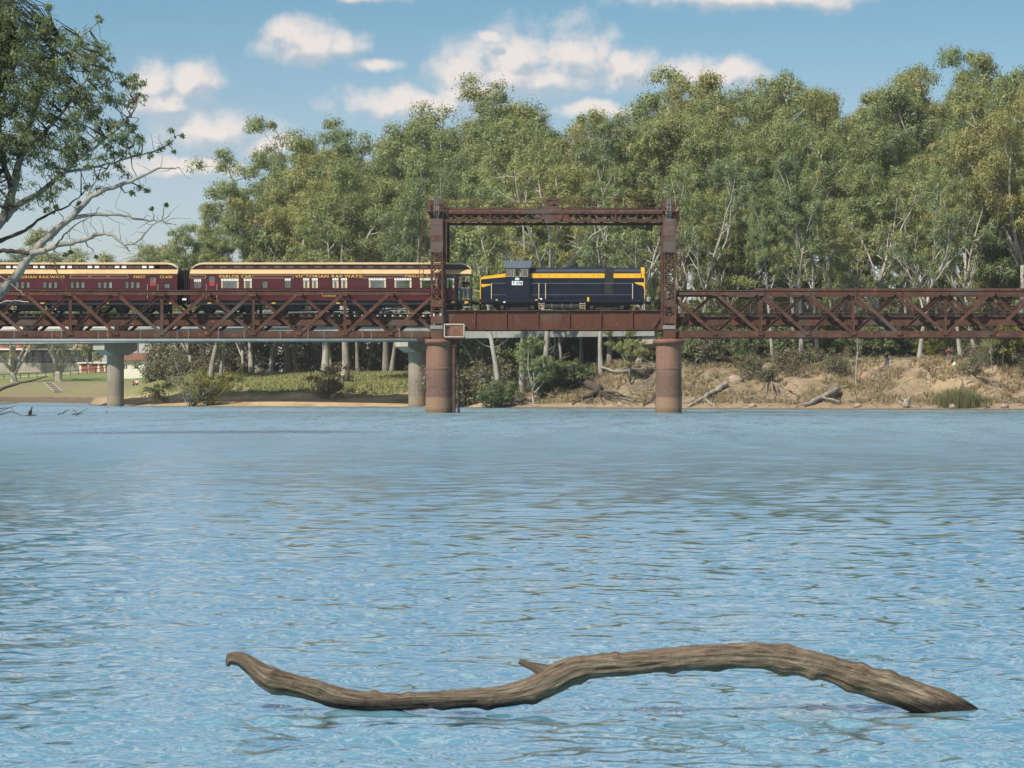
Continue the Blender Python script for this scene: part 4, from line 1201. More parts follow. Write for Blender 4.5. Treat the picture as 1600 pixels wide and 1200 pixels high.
# cab with open window bays
ca, cb = LX(790.2), LX(828.5)
cz0, cz1 = LZ(467), LZ(418.8)
wz0, wz1 = LZ(432.3), LZ(420)
bays = [(791.5, 797.5), (799.3, 803.3), (804.5, 814.6), (816, 825)]
mb = MB()
for (y0, y1) in ((Yn, Yn + 0.06), (2 * YC - Yn - 0.06, 2 * YC - Yn)):
    wall_open(mb, ca, cb, cz0, cz1, y0, y1, [(LX(a), LX(b), wz0, wz1) for a, b in bays])
for (x0, x1) in ((ca, ca + 0.06), (cb - 0.06, cb)):
    mb.box(x0, x1, Yn + 0.06, 2 * YC - Yn - 0.06, cz0, wz0 + 0.1).box(x0, x1, Yn + 0.06, 2 * YC - Yn - 0.06, wz1 - 0.05, cz1)
    for y in (Yn + 0.06, YC - 0.1, 2 * YC - Yn - 0.26): mb.box(x0, x1, y, y + 0.2, wz0 + 0.1, wz1 - 0.05)
mb.build('cab', M['navy'], T)
MB().box(ca + 0.07, cb - 0.07, Yn + 0.07, 2 * YC - Yn - 0.07, LZ(466), LZ(465)).build('cab_floor', M['inside'], T)
MB().box(LX(817), LX(824), YC - 0.2, YC + 0.5, LZ(465), LZ(426)).build('control_stand', M['inside'], T)
for i, (a, b) in enumerate(bays):
    fr = MB(); t = 0.025
    fr.box(LX(a), LX(b), Yn - 0.012, Yn + 0.04, wz1 - t, wz1).box(LX(a), LX(b), Yn - 0.012, Yn + 0.04, wz0, wz0 + t).box(LX(a), LX(a) + t, Yn - 0.012, Yn + 0.04, wz0 + t, wz1 - t).box(LX(b) - t, LX(b), Yn - 0.012, Yn + 0.04, wz0 + t, wz1 - t)
    W_ = fr.build('cab_window', M['cream_pale'], T)
    if i != 2: MB().box(LX(a) + t, LX(b) - t, Yn + 0.02, Yn + 0.026, wz0 + t, wz1 - t).build('pane', M['glass'], W_)
MB().box(LX(791.8), LX(797), Yn + 0.12, Yn + 0.14, wz0, wz1 - 0.05).build('red_curtain', M['pier_cap'], T)
MB().prism([(LX(790.5), LZ(418.7)), (LX(828.5), LZ(418.7)), (LX(832), LZ(408.4)), (LX(785.3), LZ(408.4))], Yn - 0.08, Yn + 0.02).prism([(LX(790.5), LZ(418.7)), (LX(828.5), LZ(418.7)), (LX(829), LZ(413)), (LX(789.6), LZ(413))], Yn + 0.03, 2 * YC - Yn + 0.05).build('cab_roof', M['cab_roof'], T)
rp = [(Yn - 0.08, LZ(408.6)), (Yn + 0.5, LZ(406.9)), (YC, LZ(406.3)), (2 * YC - Yn - 0.5, LZ(406.9)), (2 * YC - Yn + 0.08, LZ(408.6)), (2 * YC - Yn + 0.08, LZ(411)), (Yn + 0.03, LZ(411))]
MB().prism(rp, LX(785.3), LX(832), 'x').build('cab_roof_top', M['cab_roof'], T)
# badge and number plate
mb = MB(); c = (LX(808), Yn - 0.02, LZ(435.8))
mb.v = []; pts = [(c[0] + 0.19 * math.cos(t), c[2] + 0.11 * math.sin(t)) for t in np.linspace(0, 2 * math.pi, 21)[:-1]]
mb.prism(pts, Yn - 0.03, Yn - 0.002).build('badge', M['badge'], T)
NP = MB().box(LX(799.8), LX(816.8), Yn - 0.03, Yn - 0.002, LZ(445.4), LZ(439.2)).build('number_plate', M['white'], T)
lettering('T 378', LX(800.8), LX(815.9), LZ(440.2), LZ(444.5), Yn - 0.036, NP, M['plate_black'], 0.03)
# cab side doors / panels
MB().box(LX(792), LX(806), Yn - 0.016, Yn - 0.001, LZ(466), LZ(446.5)).build('cab_panel', M['navy'], T)
MB().box(LX(808), LX(827), Yn - 0.016, Yn - 0.001, LZ(466), LZ(446.5)).build('cab_panel', M['navy'], T)
# handrails
hp = MB()
for x in (768, 842, 852.5, 988.5): hp.cyl((LX(x), YC - 1.36, LZ(472)), 0.035, LZ(442.5) - LZ(472), 8)
hp.build('handrail_post', M['cream_pale'], T)
hp = MB()
for x in (750.8, 1007.4):
    for y in (YC - 1.3, YC + 1.3): hp.cyl((LX(x), y, LZ(474)), 0.03, LZ(444) - LZ(474), 8)
hp.build('end_handrail', M['yellow'], T)
hp = MB(); hp.cyl((LX(768), YC - 1.36, LZ(442.6)), 0.014, LX(790) - LX(768), 6, 'x').cyl((LX(829), YC - 1.36, LZ(442.6)), 0.014, LX(988.5) - LX(829), 6, 'x')
hp.cyl((LX(768), YC - 1.36, LZ(460.6)), 0.010, LX(988.5) - LX(768), 6, 'x')
hp.build('handrail', M['steel_pipe'], T)
# bogies, tank, steps, details
for xc in (808, 948):
    B_ = bogie(T, LX(xc), (LX(xc) - 1.22, LX(xc) + 1.22), 0.50, 1.95)
MB().prism([(YC - 1.25, LZ(482)), (YC - 1.3, LZ(479)), (YC - 1.3, LZ(472.1)), (YC + 1.3, LZ(472.1)), (YC + 1.3, LZ(479)), (YC + 1.25, LZ(482))], LX(849), LX(907), 'x').build('fuel_tank', M['grime'], T)
for x in (862, 878, 892): MB().box(LX(x), LX(x) + 0.04, YC - 1.32, YC - 1.301, LZ(482), LZ(472.2)).build('tank_strap', M['steel_pipe'], T)
for x in (846, 910): 
    mb = MB()
    for k in range(3): mb.box(LX(x) - 0.22, LX(x) + 0.22, YC - 1.42, YC - 1.15, LZ(475 + 3.4 * k), LZ(474.2 + 3.4 * k))
    for e_ in (-0.22, 0.2): mb.box(LX(x) + e_, LX(x) + e_ + 0.03, YC - 1.40, YC - 1.36, LZ(483), LZ(472.1))
    mb.build('footsteps', M['cream_pale'], T)
for (x, y0, y1, m_) in ((776, 469.5, 467.6, 'gold'), (838, 469.5, 467.6, 'gold'), (919, 471, 464.5, 'yellow'), (845.5, 468.2, 465.8, 'white'), (788, 473.2, 470.8, 'white')):
    MB().box(LX(x - 1.6), LX(x + 1.6), YC - 1.45, YC - 1.425, LZ(y0), LZ(y1)).build('side_marking', M[m_], T)
for (xe, s) in ((LX(750), -1), (LX(1008), 1)):
    MB().box(min(xe, xe + s * 0.5), max(xe, xe + s * 0.5), YC - 0.14, YC + 0.14, RAILZ + 0.72, RAILZ + 1.0).build('coupler', M['grime'], T)
    MB().prism([(YC - 1.2, RAILZ + 0.2), (YC + 1.2, RAILZ + 0.2), (YC + 1.35, RAILZ + 0.75), (YC - 1.35, RAILZ + 0.75)], min(xe, xe + s * 0.1), max(xe, xe + s * 0.1), 'x').build('pilot', M['grime'], T)
    mb = MB()
    for y in (YC - 0.9, YC + 0.9): mb.cyl((xe, y, RAILZ + 0.86), 0.09, s * 0.35, 10, 'x').cyl((xe + s * 0.33, y, RAILZ + 0.86), 0.2, s * 0.06, 14, 'x')
    mb.build('buffer', M['plate_black'], T)
# ================================================================== VEGETATION
def leafmat(name, stops, var=(0.82, 1.2), trans=0.36):
    m, nt, b = mat(name)
    oi = nt.n('ShaderNodeObjectInfo')
    p = pos(nt)
    f = nt.noise(p, 0.33, 3, 0.6)
    t = nt.m('ADD', nt.m('MULTIPLY', oi.outputs['Random'], 0.62), nt.m('MULTIPLY', nt.m('SUBTRACT', f, 0.31), 1.0), clamp=True)
    c = nt.ramp(t, stops)
    f2 = nt.noise(p, 2.3, 2, 0.6)
    k = nt.maprange(f2, 0.3, 0.7, var[0], var[1])
    vv = nt.n('ShaderNodeCombineXYZ')
    for i in range(3): nt.put(vv.inputs[i], k)
    c = nt.mix(1.0, c, vv.outputs[0], 'MULTIPLY')
    df = nt.n('ShaderNodeBsdfDiffuse'); nt.put(df.inputs[0], c)
    tr = nt.n('ShaderNodeBsdfTranslucent'); nt.put(tr.inputs[0], nt.mix(1.0, c, (1.1, 1.15, 0.6), 'MULTIPLY'))
    gl = nt.n('ShaderNodeBsdfGlossy'); gl.inputs['Roughness'].default_value = 0.45; gl.inputs[0].default_value = (0.9, 0.95, 1, 1)
    mx = nt.n('ShaderNodeMixShader'); mx.inputs[0].default_value = trans
    nt.put(mx.inputs[1], df.outputs[0]); nt.put(mx.inputs[2], tr.outputs[0])
    m2 = nt.n('ShaderNodeMixShader'); m2.inputs[0].default_value = 0.025
    nt.put(m2.inputs[1], mx.outputs[0]); nt.put(m2.inputs[2], gl.outputs[0])
    nt.put(m.node_tree.nodes['Material Output'].inputs[0], m2.outputs[0])
    return m
GUM = [(0.0, (0.165, 0.222, 0.120)), (0.25, (0.205, 0.260, 0.120)), (0.5, (0.255, 0.288, 0.115)), (0.75, (0.310, 0.310, 0.110)), (1.0, (0.32, 0.255, 0.12))]
M['leaf'] = leafmat('gum_leaves', GUM)
M['leaf_near'] = leafmat('overhanging_gum_leaves', [(0.0, (0.155, 0.205, 0.105)), (0.5, (0.215, 0.25, 0.105)), (1.0, (0.27, 0.25, 0.105))], trans=0.48)
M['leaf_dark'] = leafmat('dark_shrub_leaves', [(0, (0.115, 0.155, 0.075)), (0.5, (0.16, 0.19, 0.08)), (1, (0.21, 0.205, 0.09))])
M['leaf_yellow'] = leafmat('wattle_leaves', [(0, (0.15, 0.17, 0.03)), (0.5, (0.24, 0.23, 0.035)), (1, (0.34, 0.28, 0.04))])
M['leaf_grey'] = leafmat('grey_scrub_leaves', [(0, (0.14, 0.14, 0.085)), (0.5, (0.17, 0.165, 0.095)), (1, (0.21, 0.165, 0.10))])
M['leaf_brown'] = leafmat('browned_shrub_leaves', [(0, (0.22, 0.17, 0.10)), (0.5, (0.26, 0.195, 0.11)), (1, (0.24, 0.22, 0.09))])
def barkmat(name, pale, dark, lo=2.0, hi=6.0):
    m, nt, b = mat(name)
    p = pos(nt)
    tcn = nt.n('ShaderNodeTexCoord')
    f = nt.noise(nt.scalev(p, (1.2, 1.2, 0.35)), 1.3, 5, 0.65)
    c = nt.ramp(f, [(0.3, tuple(x * 0.55 for x in pale)), (0.5, pale), (0.75, tuple(min(1, x * 1.15) for x in pale))])
    st = nt.noise(nt.scalev(p, (4, 4, 0.4)), 1.0, 4, 0.6)
    c = nt.mix(nt.maprange(st, 0.52, 0.7, 0, 0.7, True), c, dark)
    nt.put(b.inputs['Base Color'], c)
    b.inputs['Roughness'].default_value = 0.9
    b.inputs['Specular IOR Level'].default_value = 0.2
    return m
M['bark'] = barkmat('pale_gum_bark', (0.37, 0.345, 0.295), (0.12, 0.095, 0.07))
M['bark_grey'] = barkmat('grey_gum_bark', (0.26, 0.235, 0.20), (0.08, 0.068, 0.055))
M['bark_dark'] = barkmat('dark_rough_bark', (0.085, 0.068, 0.052), (0.035, 0.028, 0.022))
M['deadwood'] = barkmat('grey_dead_wood', (0.30, 0.265, 0.215), (0.10, 0.08, 0.06))

def leaf_cards(rng, C, R, n, size, flat=0.92, droop=0.6, slim=0.3):
    """C (k,3) clump centres, R (k,) radii -> quads (kite shaped leaf sprays) over the clumps' shells"""
    k = len(C)
    cid = np.repeat(np.arange(k), n)
    N = len(cid)
    d = rng.normal(size=(N, 3)); d /= np.linalg.norm(d, axis=1)[:, None]
    d[:, 2] = np.where(d[:, 2] < -0.6, -d[:, 2] * 0.6, d[:, 2])
    rad = R[cid] * (0.45 + 0.62 * rng.random(N) ** 0.6)
    lump = 0.8 + 0.45 * np.sin(d[:, 0] * 4 + cid) * np.sin(d[:, 1] * 4 + cid * 1.7)
    pts = C[cid] + d * (rad * lump)[:, None] * np.array([1, 1, flat])
    nrm = d * 1.3 + rng.normal(size=(N, 3)) * 0.42 + np.array([0, 0, 0.3]); nrm /= np.linalg.norm(nrm, axis=1)[:, None]
    ax = rng.normal(size=(N, 3)) * 0.8 + d * 0.4 + np.array([0, 0, -droop]);
    ax -= nrm * (ax * nrm).sum(1)[:, None]; ax /= np.linalg.norm(ax, axis=1)[:, None] + 1e-9
    sd_ = np.cross(nrm, ax)
    L = size * (0.6 + 0.8 * rng.random(N)); Wd = L * (slim + 0.2 * rng.random(N))
    v0 = pts - ax * (L * 0.5)[:, None]; v2 = pts + ax * (L * 0.5)[:, None]
    m_ = pts - ax * (L * 0.08)[:, None]
    v1 = m_ + sd_ * (Wd * 0.5)[:, None]; v3 = m_ - sd_ * (Wd * 0.5)[:, None]
    V = np.stack([v0, v1, v2, v3], 1).reshape(-1, 3)
    F = np.arange(N * 4).reshape(N, 4)
    return V, F
def wobble_path(rng, p, d, L, n, curl, up=0.0):
    pts = [np.array(p, float)]; d = np.array(d, float); d /= np.linalg.norm(d)
    for i in range(n):
        d = d + rng.normal(size=3) * curl + np.array([0, 0, up]); d /= np.linalg.norm(d)
        pts.append(pts[-1] + d * L / n)
    return pts, d
def gum(seed, H, trunk=0.4, spread=0.33, limbs=4, clump=1.6, nleaf=440, size=0.27, subs=5, r0=None, fork=None, lean=0.06, tips=3, fill=1.0, barkn='bark', leafn='leaf'):
    """returns (wood mesh, crown mesh) for a eucalypt of height H standing at the origin"""
    rng = np.random.default_rng(seed)
    wood = MB(); C = []; R = []
    r0 = r0 or (0.10 + H * 0.0125)
    ld = np.array([rng.normal() * lean, rng.normal() * lean, 1.0])
    tp, td = wobble_path(rng, (0, 0, -0.6), ld, H * trunk + 0.6, 7, 0.045, 0.02)
    wood.tube(tp, [r0 * (1.45 if i == 0 else 1.12 if i == 1 else 1.0 - 0.42 * i / 7) for i in range(8)], 9)
    r1 = r0 * 0.58
    for li in range(limbs):
        a = 2 * math.pi * (li + rng.random() * 0.7) / limbs
        inc = rng.uniform(0.25, 0.85) * spread / 0.33
        if li == 0: inc *= 0.3
        start = tp[-1] if li < 3 else tp[-1 - int(rng.integers(1, 3))]
        d = np.array([math.cos(a) * inc, math.sin(a) * inc, 1.0])
        Ll = (H * (1 - trunk)) * rng.uniform(0.72, 1.0) * (1.0 if li < 3 else 0.8)
        lp, _ = wobble_path(rng, start, d, Ll, 7, 0.13, 0.06)
        rr = r1 * rng.uniform(0.6, 0.9)
        wood.tube(lp, [rr * (1 - 0.85 * i / 7) + 0.02 for i in range(8)], 6)
        for si in range(subs + 1):
            t = 0.25 + 0.75 * (si + rng.random() * 0.6) / (subs + 1)
            i0 = min(6, int(t * 7)); q = lp[i0] + (lp[i0 + 1] - lp[i0]) * (t * 7 - i0)
            b = a + rng.normal() * 1.1 if rng.random() < 0.6 else rng.random() * 6.283
            d = np.array([math.cos(b), math.sin(b), rng.uniform(0.2, 1.0)])
            Ls = H * rng.uniform(0.10, 0.19) * (1.15 - 0.5 * t) * spread / 0.33
            spth, _ = wobble_path(rng, q, d, Ls, 4, 0.2, 0.06)
            rs = rr * (1 - 0.75 * t) * 0.6 + 0.015
            wood.tube(spth, [rs * (1 - 0.8 * i / 4) + 0.012 for i in range(5)], 4, False)
            for ti in range(tips):
                i1 = int(rng.integers(1, 4)); qq = spth[i1]
                d2 = np.array([rng.normal(), rng.normal(), rng.uniform(-0.1, 0.9)])
                tpth, _ = wobble_path(rng, qq, d2, H * rng.uniform(0.035, 0.075), 2, 0.2)
                wood.tube(tpth, [rs * 0.4 + 0.012, rs * 0.3 + 0.008, 0.006], 3, False)
                if rng.random() < fill:
                    C.append(tpth[-1]); R.append(clump * rng.uniform(0.6, 1.15))
            C.append(spth[-1]); R.append(clump * rng.uniform(0.7, 1.2))
        C.append(lp[-1]); R.append(clump * rng.uniform(0.8, 1.2))
    # a few dead spars
    for k in range(4):
        i0 = int(rng.integers(3, 8)); a = rng.random() * 6.283
        sp_, _ = wobble_path(rng, tp[min(i0, 7)], (math.cos(a), math.sin(a), 0.5), H * rng.uniform(0.08, 0.16), 4, 0.22)
        wood.tube(sp_, [r1 * 0.28, r1 * 0.2, r1 * 0.14, r1 * 0.08, 0.01], 4, False)
    V, F = leaf_cards(rng, np.array(C), np.array(R), nleaf, size)
    wm = wood.mesh('trunk', M[barkn], smooth=True)
    cm = np_mesh('crown', V, F, M[leafn])
    top = max(c[2] + r * 0.7 for c, r in zip(C, R))
    return wm, cm, top
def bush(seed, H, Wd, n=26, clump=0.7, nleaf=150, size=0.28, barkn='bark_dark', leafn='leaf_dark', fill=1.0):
    rng = np.random.default_rng(seed)
    wood = MB(); C = []; R = []
    for s in range(7):
        a = rng.random() * 6.283
        p, _ = wobble_path(rng, (rng.normal() * 0.15, rng.normal() * 0.15, -0.2), (math.cos(a) * Wd / H * 0.9, math.sin(a) * Wd / H * 0.9, 1), H * rng.uniform(0.7, 1.0), 5, 0.15)
        wood.tube(p, [0.07, 0.06, 0.045, 0.03, 0.02, 0.008], 5, False)
        for k in range(6):
            q = p[int(rng.integers(2, 6))]
            t_, _ = wobble_path(rng, q, rng.normal(size=3) + np.array([0, 0, 0.4]), H * 0.22, 3, 0.3)
            wood.tube(t_, [0.025, 0.018, 0.012, 0.005], 3, False)
            if rng.random() < fill: C.append(t_[-1]); R.append(clump * rng.uniform(0.6, 1.2))
    C = C[:n * 2]; R = R[:n * 2]
    V, F = leaf_cards(rng, np.array(C), np.array(R), nleaf, size, 0.85, 0.3)
    wm = wood.mesh('stem', M[barkn], smooth=True); cm = np_mesh('foliage', V, F, M[leafn])
    return wm, cm, max(c[2] + r * 0.7 for c, r in zip(C, R))

TALL = [gum(11, 30, 0.40, 0.30, 5), gum(12, 30, 0.46, 0.26, 4, 1.45), gum(13, 30, 0.34, 0.36, 5, 1.6), gum(14, 30, 0.42, 0.30, 5, 1.35, barkn='bark_grey'), gum(15, 30, 0.5, 0.28, 4, 1.5),
        gum(16, 30, 0.38, 0.40, 5, 1.5), gum(17, 30, 0.30, 0.30, 6, 1.4, barkn='bark_grey')]
MIDS = [gum(21, 16, 0.22, 0.40, 5, 1.15, 260, 0.30, 3), gum(22, 16, 0.28, 0.36, 5, 1.1, 260, 0.30, 3, barkn='bark_grey'), gum(23, 16, 0.18, 0.46, 6, 1.2, 250, 0.30, 3)]
BARE = [gum(31, 24, 0.45, 0.34, 4, 1.0, 170, 0.30, 4, fill=0.35, r0=0.42), gum(32, 24, 0.38, 0.42, 5, 1.0, 170, 0.30, 4, fill=0.3, r0=0.42)]
MULTI = [gum(35, 18, 0.10, 0.50, 5, 1.0, 150, 0.3, 4, r0=0.75, fill=0.5), gum(36, 18, 0.08, 0.62, 6, 1.0, 150, 0.3, 4, r0=0.7, fill=0.45, barkn='bark_grey')]
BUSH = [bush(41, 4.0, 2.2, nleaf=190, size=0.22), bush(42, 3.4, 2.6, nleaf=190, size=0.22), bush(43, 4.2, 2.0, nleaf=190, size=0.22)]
SCRUB = [bush(51, 3.2, 2.4, nleaf=60, size=0.2, leafn='leaf_grey', barkn='bark_grey', fill=0.7), bush(52, 2.6, 2.2, nleaf=70, size=0.2, leafn='leaf_grey', barkn='bark_grey', fill=0.8)]
WATTLE = [bush(61, 4.5, 2.2, clump=0.75, nleaf=150, size=0.26, leafn='leaf_yellow')]
BROWN = [bush(71, 3.4, 2.2, nleaf=80, size=0.2, leafn='leaf_brown', barkn='bark_grey')]

def plant(proto, name, label, cat, loc, h, group, wscale=1.0, rot=0.0, lean=(0, 0), parts=('trunk', 'crown')):
    wm, cm, top = proto
    o = bpy.data.objects.new(name, None); COL.objects.link(o)
    o.empty_display_size = 0.5
    o.location = loc
    s = h / top
    o.scale = (s * wscale, s * wscale, s)
    o.rotation_euler = (lean[0], lean[1], rot)
    props(o, label, cat, group)
    for me, nm in ((wm, parts[0]), (cm, parts[1])):
        c = bpy.data.objects.new(nm, me); COL.objects.link(c); c.parent = o
    return o

rnd = random.Random(77)
ENV = [(230, 420), (275, 345), (300, 325), (340, 270), (400, 215), (470, 188), (520, 205), (600, 200), (660, 195), (720, 160), (770, 138), (830, 165), (900, 185), (960, 160), (1060, 122), (1110, 120), (1170, 112), (1250, 125), (1310, 140), (1380, 118), (1440, 112), (1480, 95), (1550, 90), (1600, 72), (1750, 60)]
def env(x): return float(np.interp(x, [e[0] for e in ENV], [e[1] for e in ENV]))
FG = 'gum trees of the forest behind the bridge'
ORD = ['first', 'second', 'third', 'fourth', 'fifth', 'sixth', 'seventh', 'eighth', 'ninth', 'tenth', 'eleventh', 'twelfth', 'thirteenth', 'fourteenth', 'fifteenth', 'sixteenth', 'seventeenth', 'eighteenth', 'nineteenth', 'twentieth']
def ordn(i):
    return ORD[i] if i < 20 else ('twenty-' if i < 29 else 'thirty-') + ORD[(i - 20) % 10] if (i - 20) % 10 < 9 else 'thirtieth' if i < 30 else 'fortieth'
def mark(x):
    for lim, t in ((330, 'beyond the gangway bellows'), (480, 'over the parlor car'), (640, 'over the parlor car end'), (760, 'by the left tower'), (900, 'over the cab'), (1020, 'over the long hood'), (1130, 'by the right tower'), (1300, 'over the empty span'), (1460, 'right of centre span'), (1900, 'near the right edge')):
        if x < lim: return t
def forest_row(Ya, Yb, x0, x1, step, drop, jit, protos, label, ws=1.0, nm='gum_tree'):
    x = x0; k = 0
    while x < x1:
        xi = x + rnd.uniform(-0.3, 0.3) * step
        Y = rnd.uniform(Ya, Yb)
        X = PX(xi, Y)
        z = gz(X, Y)
        ytop = max(env(xi - 50), env(xi), env(xi + 50)) + drop + rnd.uniform(-jit, jit)
        h = PZ(ytop, Y) - z
        if h > 5:
            plant(rnd.choice(protos), nm, label % (ordn(k), mark(xi)), 'tree', (X, Y, z - 0.1), h, FG, ws * rnd.uniform(0.85, 1.2) * (28 / max(h, 18)) ** 0.35, rnd.uniform(0, 6.28)); k += 1
        x += step
forest_row(478, 520, 238, 1700, 56, -2, 10, TALL, '%s tall gum from the left in the rearmost forest row, %s')
forest_row(425, 470, 262, 1690, 60, 12, 16, TALL, '%s tall gum from the left in the second forest row, %s')
forest_row(395, 420, 560, 1680, 78, 50, 28, TALL, '%s gum from the left in the middle forest row, %s')
forest_row(362, 388, 790, 1680, 92, 105, 35, TALL + MIDS[:1], '%s gum from the left in the front forest row, %s')
PEAK = {478: 'left one', 520: 'right one', 600: 'lone one', 700: 'lone one', 770: 'taller one', 800: 'shorter one', 1060: 'lone one', 1170: 'left one', 1250: 'right one', 1400: 'lone one', 1480: 'left one', 1590: 'highest of all'}
for (x_, yt_) in ((478, 186), (520, 200), (600, 198), (700, 170), (770, 130), (800, 150), (1060, 124), (1170, 116), (1250, 130), (1400, 122), (1480, 98), (1590, 72)):
    Y_ = 470 + (x_ * 7) % 40; X_ = PX(x_, Y_); z_ = gz(X_, Y_)
    plant(TALL[(x_ // 10) % 7], 'gum_tree', 'rounded gum making a skyline peak %s, %s' % (mark(x_), PEAK[x_]), 'tree', (X_, Y_, z_), PZ(yt_ - 14, Y_) - z_, FG, 1.0, x_)
xx_ = 780; kk_ = 0
while xx_ < 1650:
    Y_ = rnd.uniform(350, 364); X_ = PX(xx_, Y_); z_ = gz(X_, Y_)
    plant(BARE[int(xx_) % 2], 'gum_tree', '%s slender white-limbed gum from the left along the forest front, %s' % (ordn(kk_), mark(xx_)), 'tree', (X_, Y_, z_ - 0.1), PZ(rnd.uniform(235, 370), Y_) - z_, FG, rnd.uniform(0.65, 0.95), rnd.uniform(0, 6.28), (0, rnd.uniform(-0.1, 0.1)))
    xx_ += rnd.uniform(34, 60); kk_ += 1
# lower trees that close the wall of foliage
def low_row(Ya, Yb, x0, x1, step, ya, yb, protos, label, ws=1.0):
    x = x0; k = 0
    while x < x1:
        xi = x + rnd.uniform(-0.35, 0.35) * step; Y = rnd.uniform(Ya, Yb); X = PX(xi, Y); z = gz(X, Y)
        h = PZ(rnd.uniform(ya, yb), Y) - z
        plant(rnd.choice(protos), 'young_gum_tree', label % (ordn(k), mark(xi)), 'tree', (X, Y, z - 0.1), h, FG, ws * rnd.uniform(0.85, 1.15), rnd.uniform(0, 6.28))
        x += step; k += 1
low_row(442, 462, 300, 690, 44, 330, 440, MIDS, '%s young gum from the left behind the carriages, front row, %s')
low_row(462, 485, 285, 700, 55, 400, 500, MIDS, '%s young gum from the left behind the carriages, back row, %s')
low_row(356, 385, 690, 1660, 60, 330, 440, MIDS, '%s young gum from the left in the lower storey, front row, %s')
low_row(385, 430, 690, 1660, 60, 380, 480, MIDS, '%s young gum from the left in the lower storey, back row, %s')
# trees one can pick out, in front of the wall
def pick(proto, x, Y, ytop, label, ws=1.0, rot=0.0, lean=(0, 0), nm='gum_tree', zoff=0.0):
    X = PX(x, Y); z = gz(X, Y)
    return plant(proto, nm, label, 'tree', (X, Y, z - 0.15 + zoff), PZ(ytop, Y) - z, FG, ws, rot, lean)
pick(BARE[0], 940, 352, 300, 'leaning pale gum with red-stained trunk on the bank below the lift span', 0.9, 0.6, (0.0, -0.10))
pick(BARE[1], 880, 358, 372, 'slender pale gum with few leaves beneath the locomotive', 0.8, 2.2, (0.0, 0.05))
pick(TALL[1], 1208, 338, 300, 'pale gum leaning left, first big trunk right of the right lift tower', 0.7, 1.0, (0, -0.06))
pick(TALL[4], 1252, 342, 235, 'tall gum with a straight pale double trunk behind the empty span', 0.75, 0.3)
pick(BARE[0], 1276, 344, 262, 'pale straight gum trunk with sparse crown, right of the double trunk', 0.75, 2.9)
pick(BARE[1], 1436, 341, 285, 'thick white gum trunk on the bank between the two standing people', 0.8, 4.0, (0, -0.02))
pick(TALL[4], 1502, 343, 262, 'white gum leaning left, just right of the person in the red shirt', 0.7, 5.2, (0, -0.07))
pick(TALL[2], 1585, 352, 150, 'yellow-tinged gum with spreading limbs at the right edge', 0.9, 1.2)
pick(BARE[0], 1337, 324, 470, 'thin pale sapling rising from the bank slope beside the person in dark clothes', 0.5, 1.1)
pick(BARE[1], 1552, 320, 500, 'thin crooked sapling low on the bank near the right edge', 0.5, 0.2, (0, -0.06))
pick(TALL[0], 1130, 356, 290, 'leafy gum directly behind the near end of the empty span', 0.9, 3.3)
pick(MIDS[0], 835, 349, 520, 'dark leafy young gum on the bank under the lift span', 1.0, 0.5)
pick(MIDS[1], 860, 372, 392, 'yellow-green young gum right behind the locomotive cab', 1.1, 2.5)
pick(MIDS[1], 985, 341, 508, 'grey-green young gum hiding the end of the road bridge', 1.1, 0.9)
pick(MIDS[2], 1010, 356, 500, 'small spreading gum on the bank beside the right iron pier', 1.0, 4.5)
# left bank trees under and beyond the truss
for (x, Y, yt, pr, ws, ln, lb) in [
    (22, 640, 440, MULTI[0], 1.0, (0, -0.05), 'white multi-stemmed gum on the lawn nearest the left edge'),
    (92, 640, 440, MULTI[0], 1.0, (0, 0.04), 'white multi-stemmed gum beside the riverside path under the left span'),
    (140, 690, 520, MIDS[0], 1.1, (0, 0), 'round bushy green tree left of the lone concrete pier'),
    (262, 520, 470, MULTI[1], 1.0, (0, -0.22), 'grey gum leaning hard left over the grassy slope'),
    (302, 470, 400, MULTI[1], 1.0, (0, -0.10), 'grey gum clump right of the leaning tree, behind the sandbank shrubs'),
    (345, 462, 400, TALL[6], 0.9, (0, 0.04), 'tall grey-stemmed gum above the sandbank shrubs'),
    (404, 455, 370, MULTI[1], 1.0, (0, -0.12), 'many-stemmed grey gum slanting left on top of the grass bank'),
    (425, 450, 360, TALL[6], 0.9, (0, -0.05), 'dark-based grey gum on top of the grass bank under the left span'),
    (455, 452, 350, TALL[3], 0.9, (0, 0.05), 'upright dark-based gum right of the slanting grey gum'),
    (505, 455, 350, MULTI[1], 1.0, (0, 0.02), 'grey gum behind the browned bush on the grass bank'),
    (560, 448, 340, TALL[3], 0.9, (0, -0.03), 'grey gum midway between the browned bush and the iron pier'),
    (612, 440, 330, TALL[3], 0.9, (0, 0.06), 'pale slanting gum on the grass bank nearest the half-hidden concrete pier')]:
    pick(pr, x, Y, yt, lb, ws, x * 0.37, ln)
for k, (x, yt) in enumerate([(15, 385), (62, 345), (105, 385), (155, 395), (215, 378), (255, 372), (240, 400), (180, 405)]):
    Y = 760 + 25 * (k % 3); X = PX(x, Y); z = gz(X, Y)
    plant(MIDS[k % 3] if k % 2 else TALL[k % 5], 'gum_tree', 'distant pale green gum behind the first class carriage, ' + ('nearest the left edge', 'tallest of its group', 'right of the tallest', 'low one in the middle', 'second from the bellows', 'nearest the bellows', 'low one near the bellows', 'low one right of the middle')[k], 'tree', (X, Y, z), PZ(yt, Y) - z, 'distant gums beyond the first class carriage', 1.0, k)
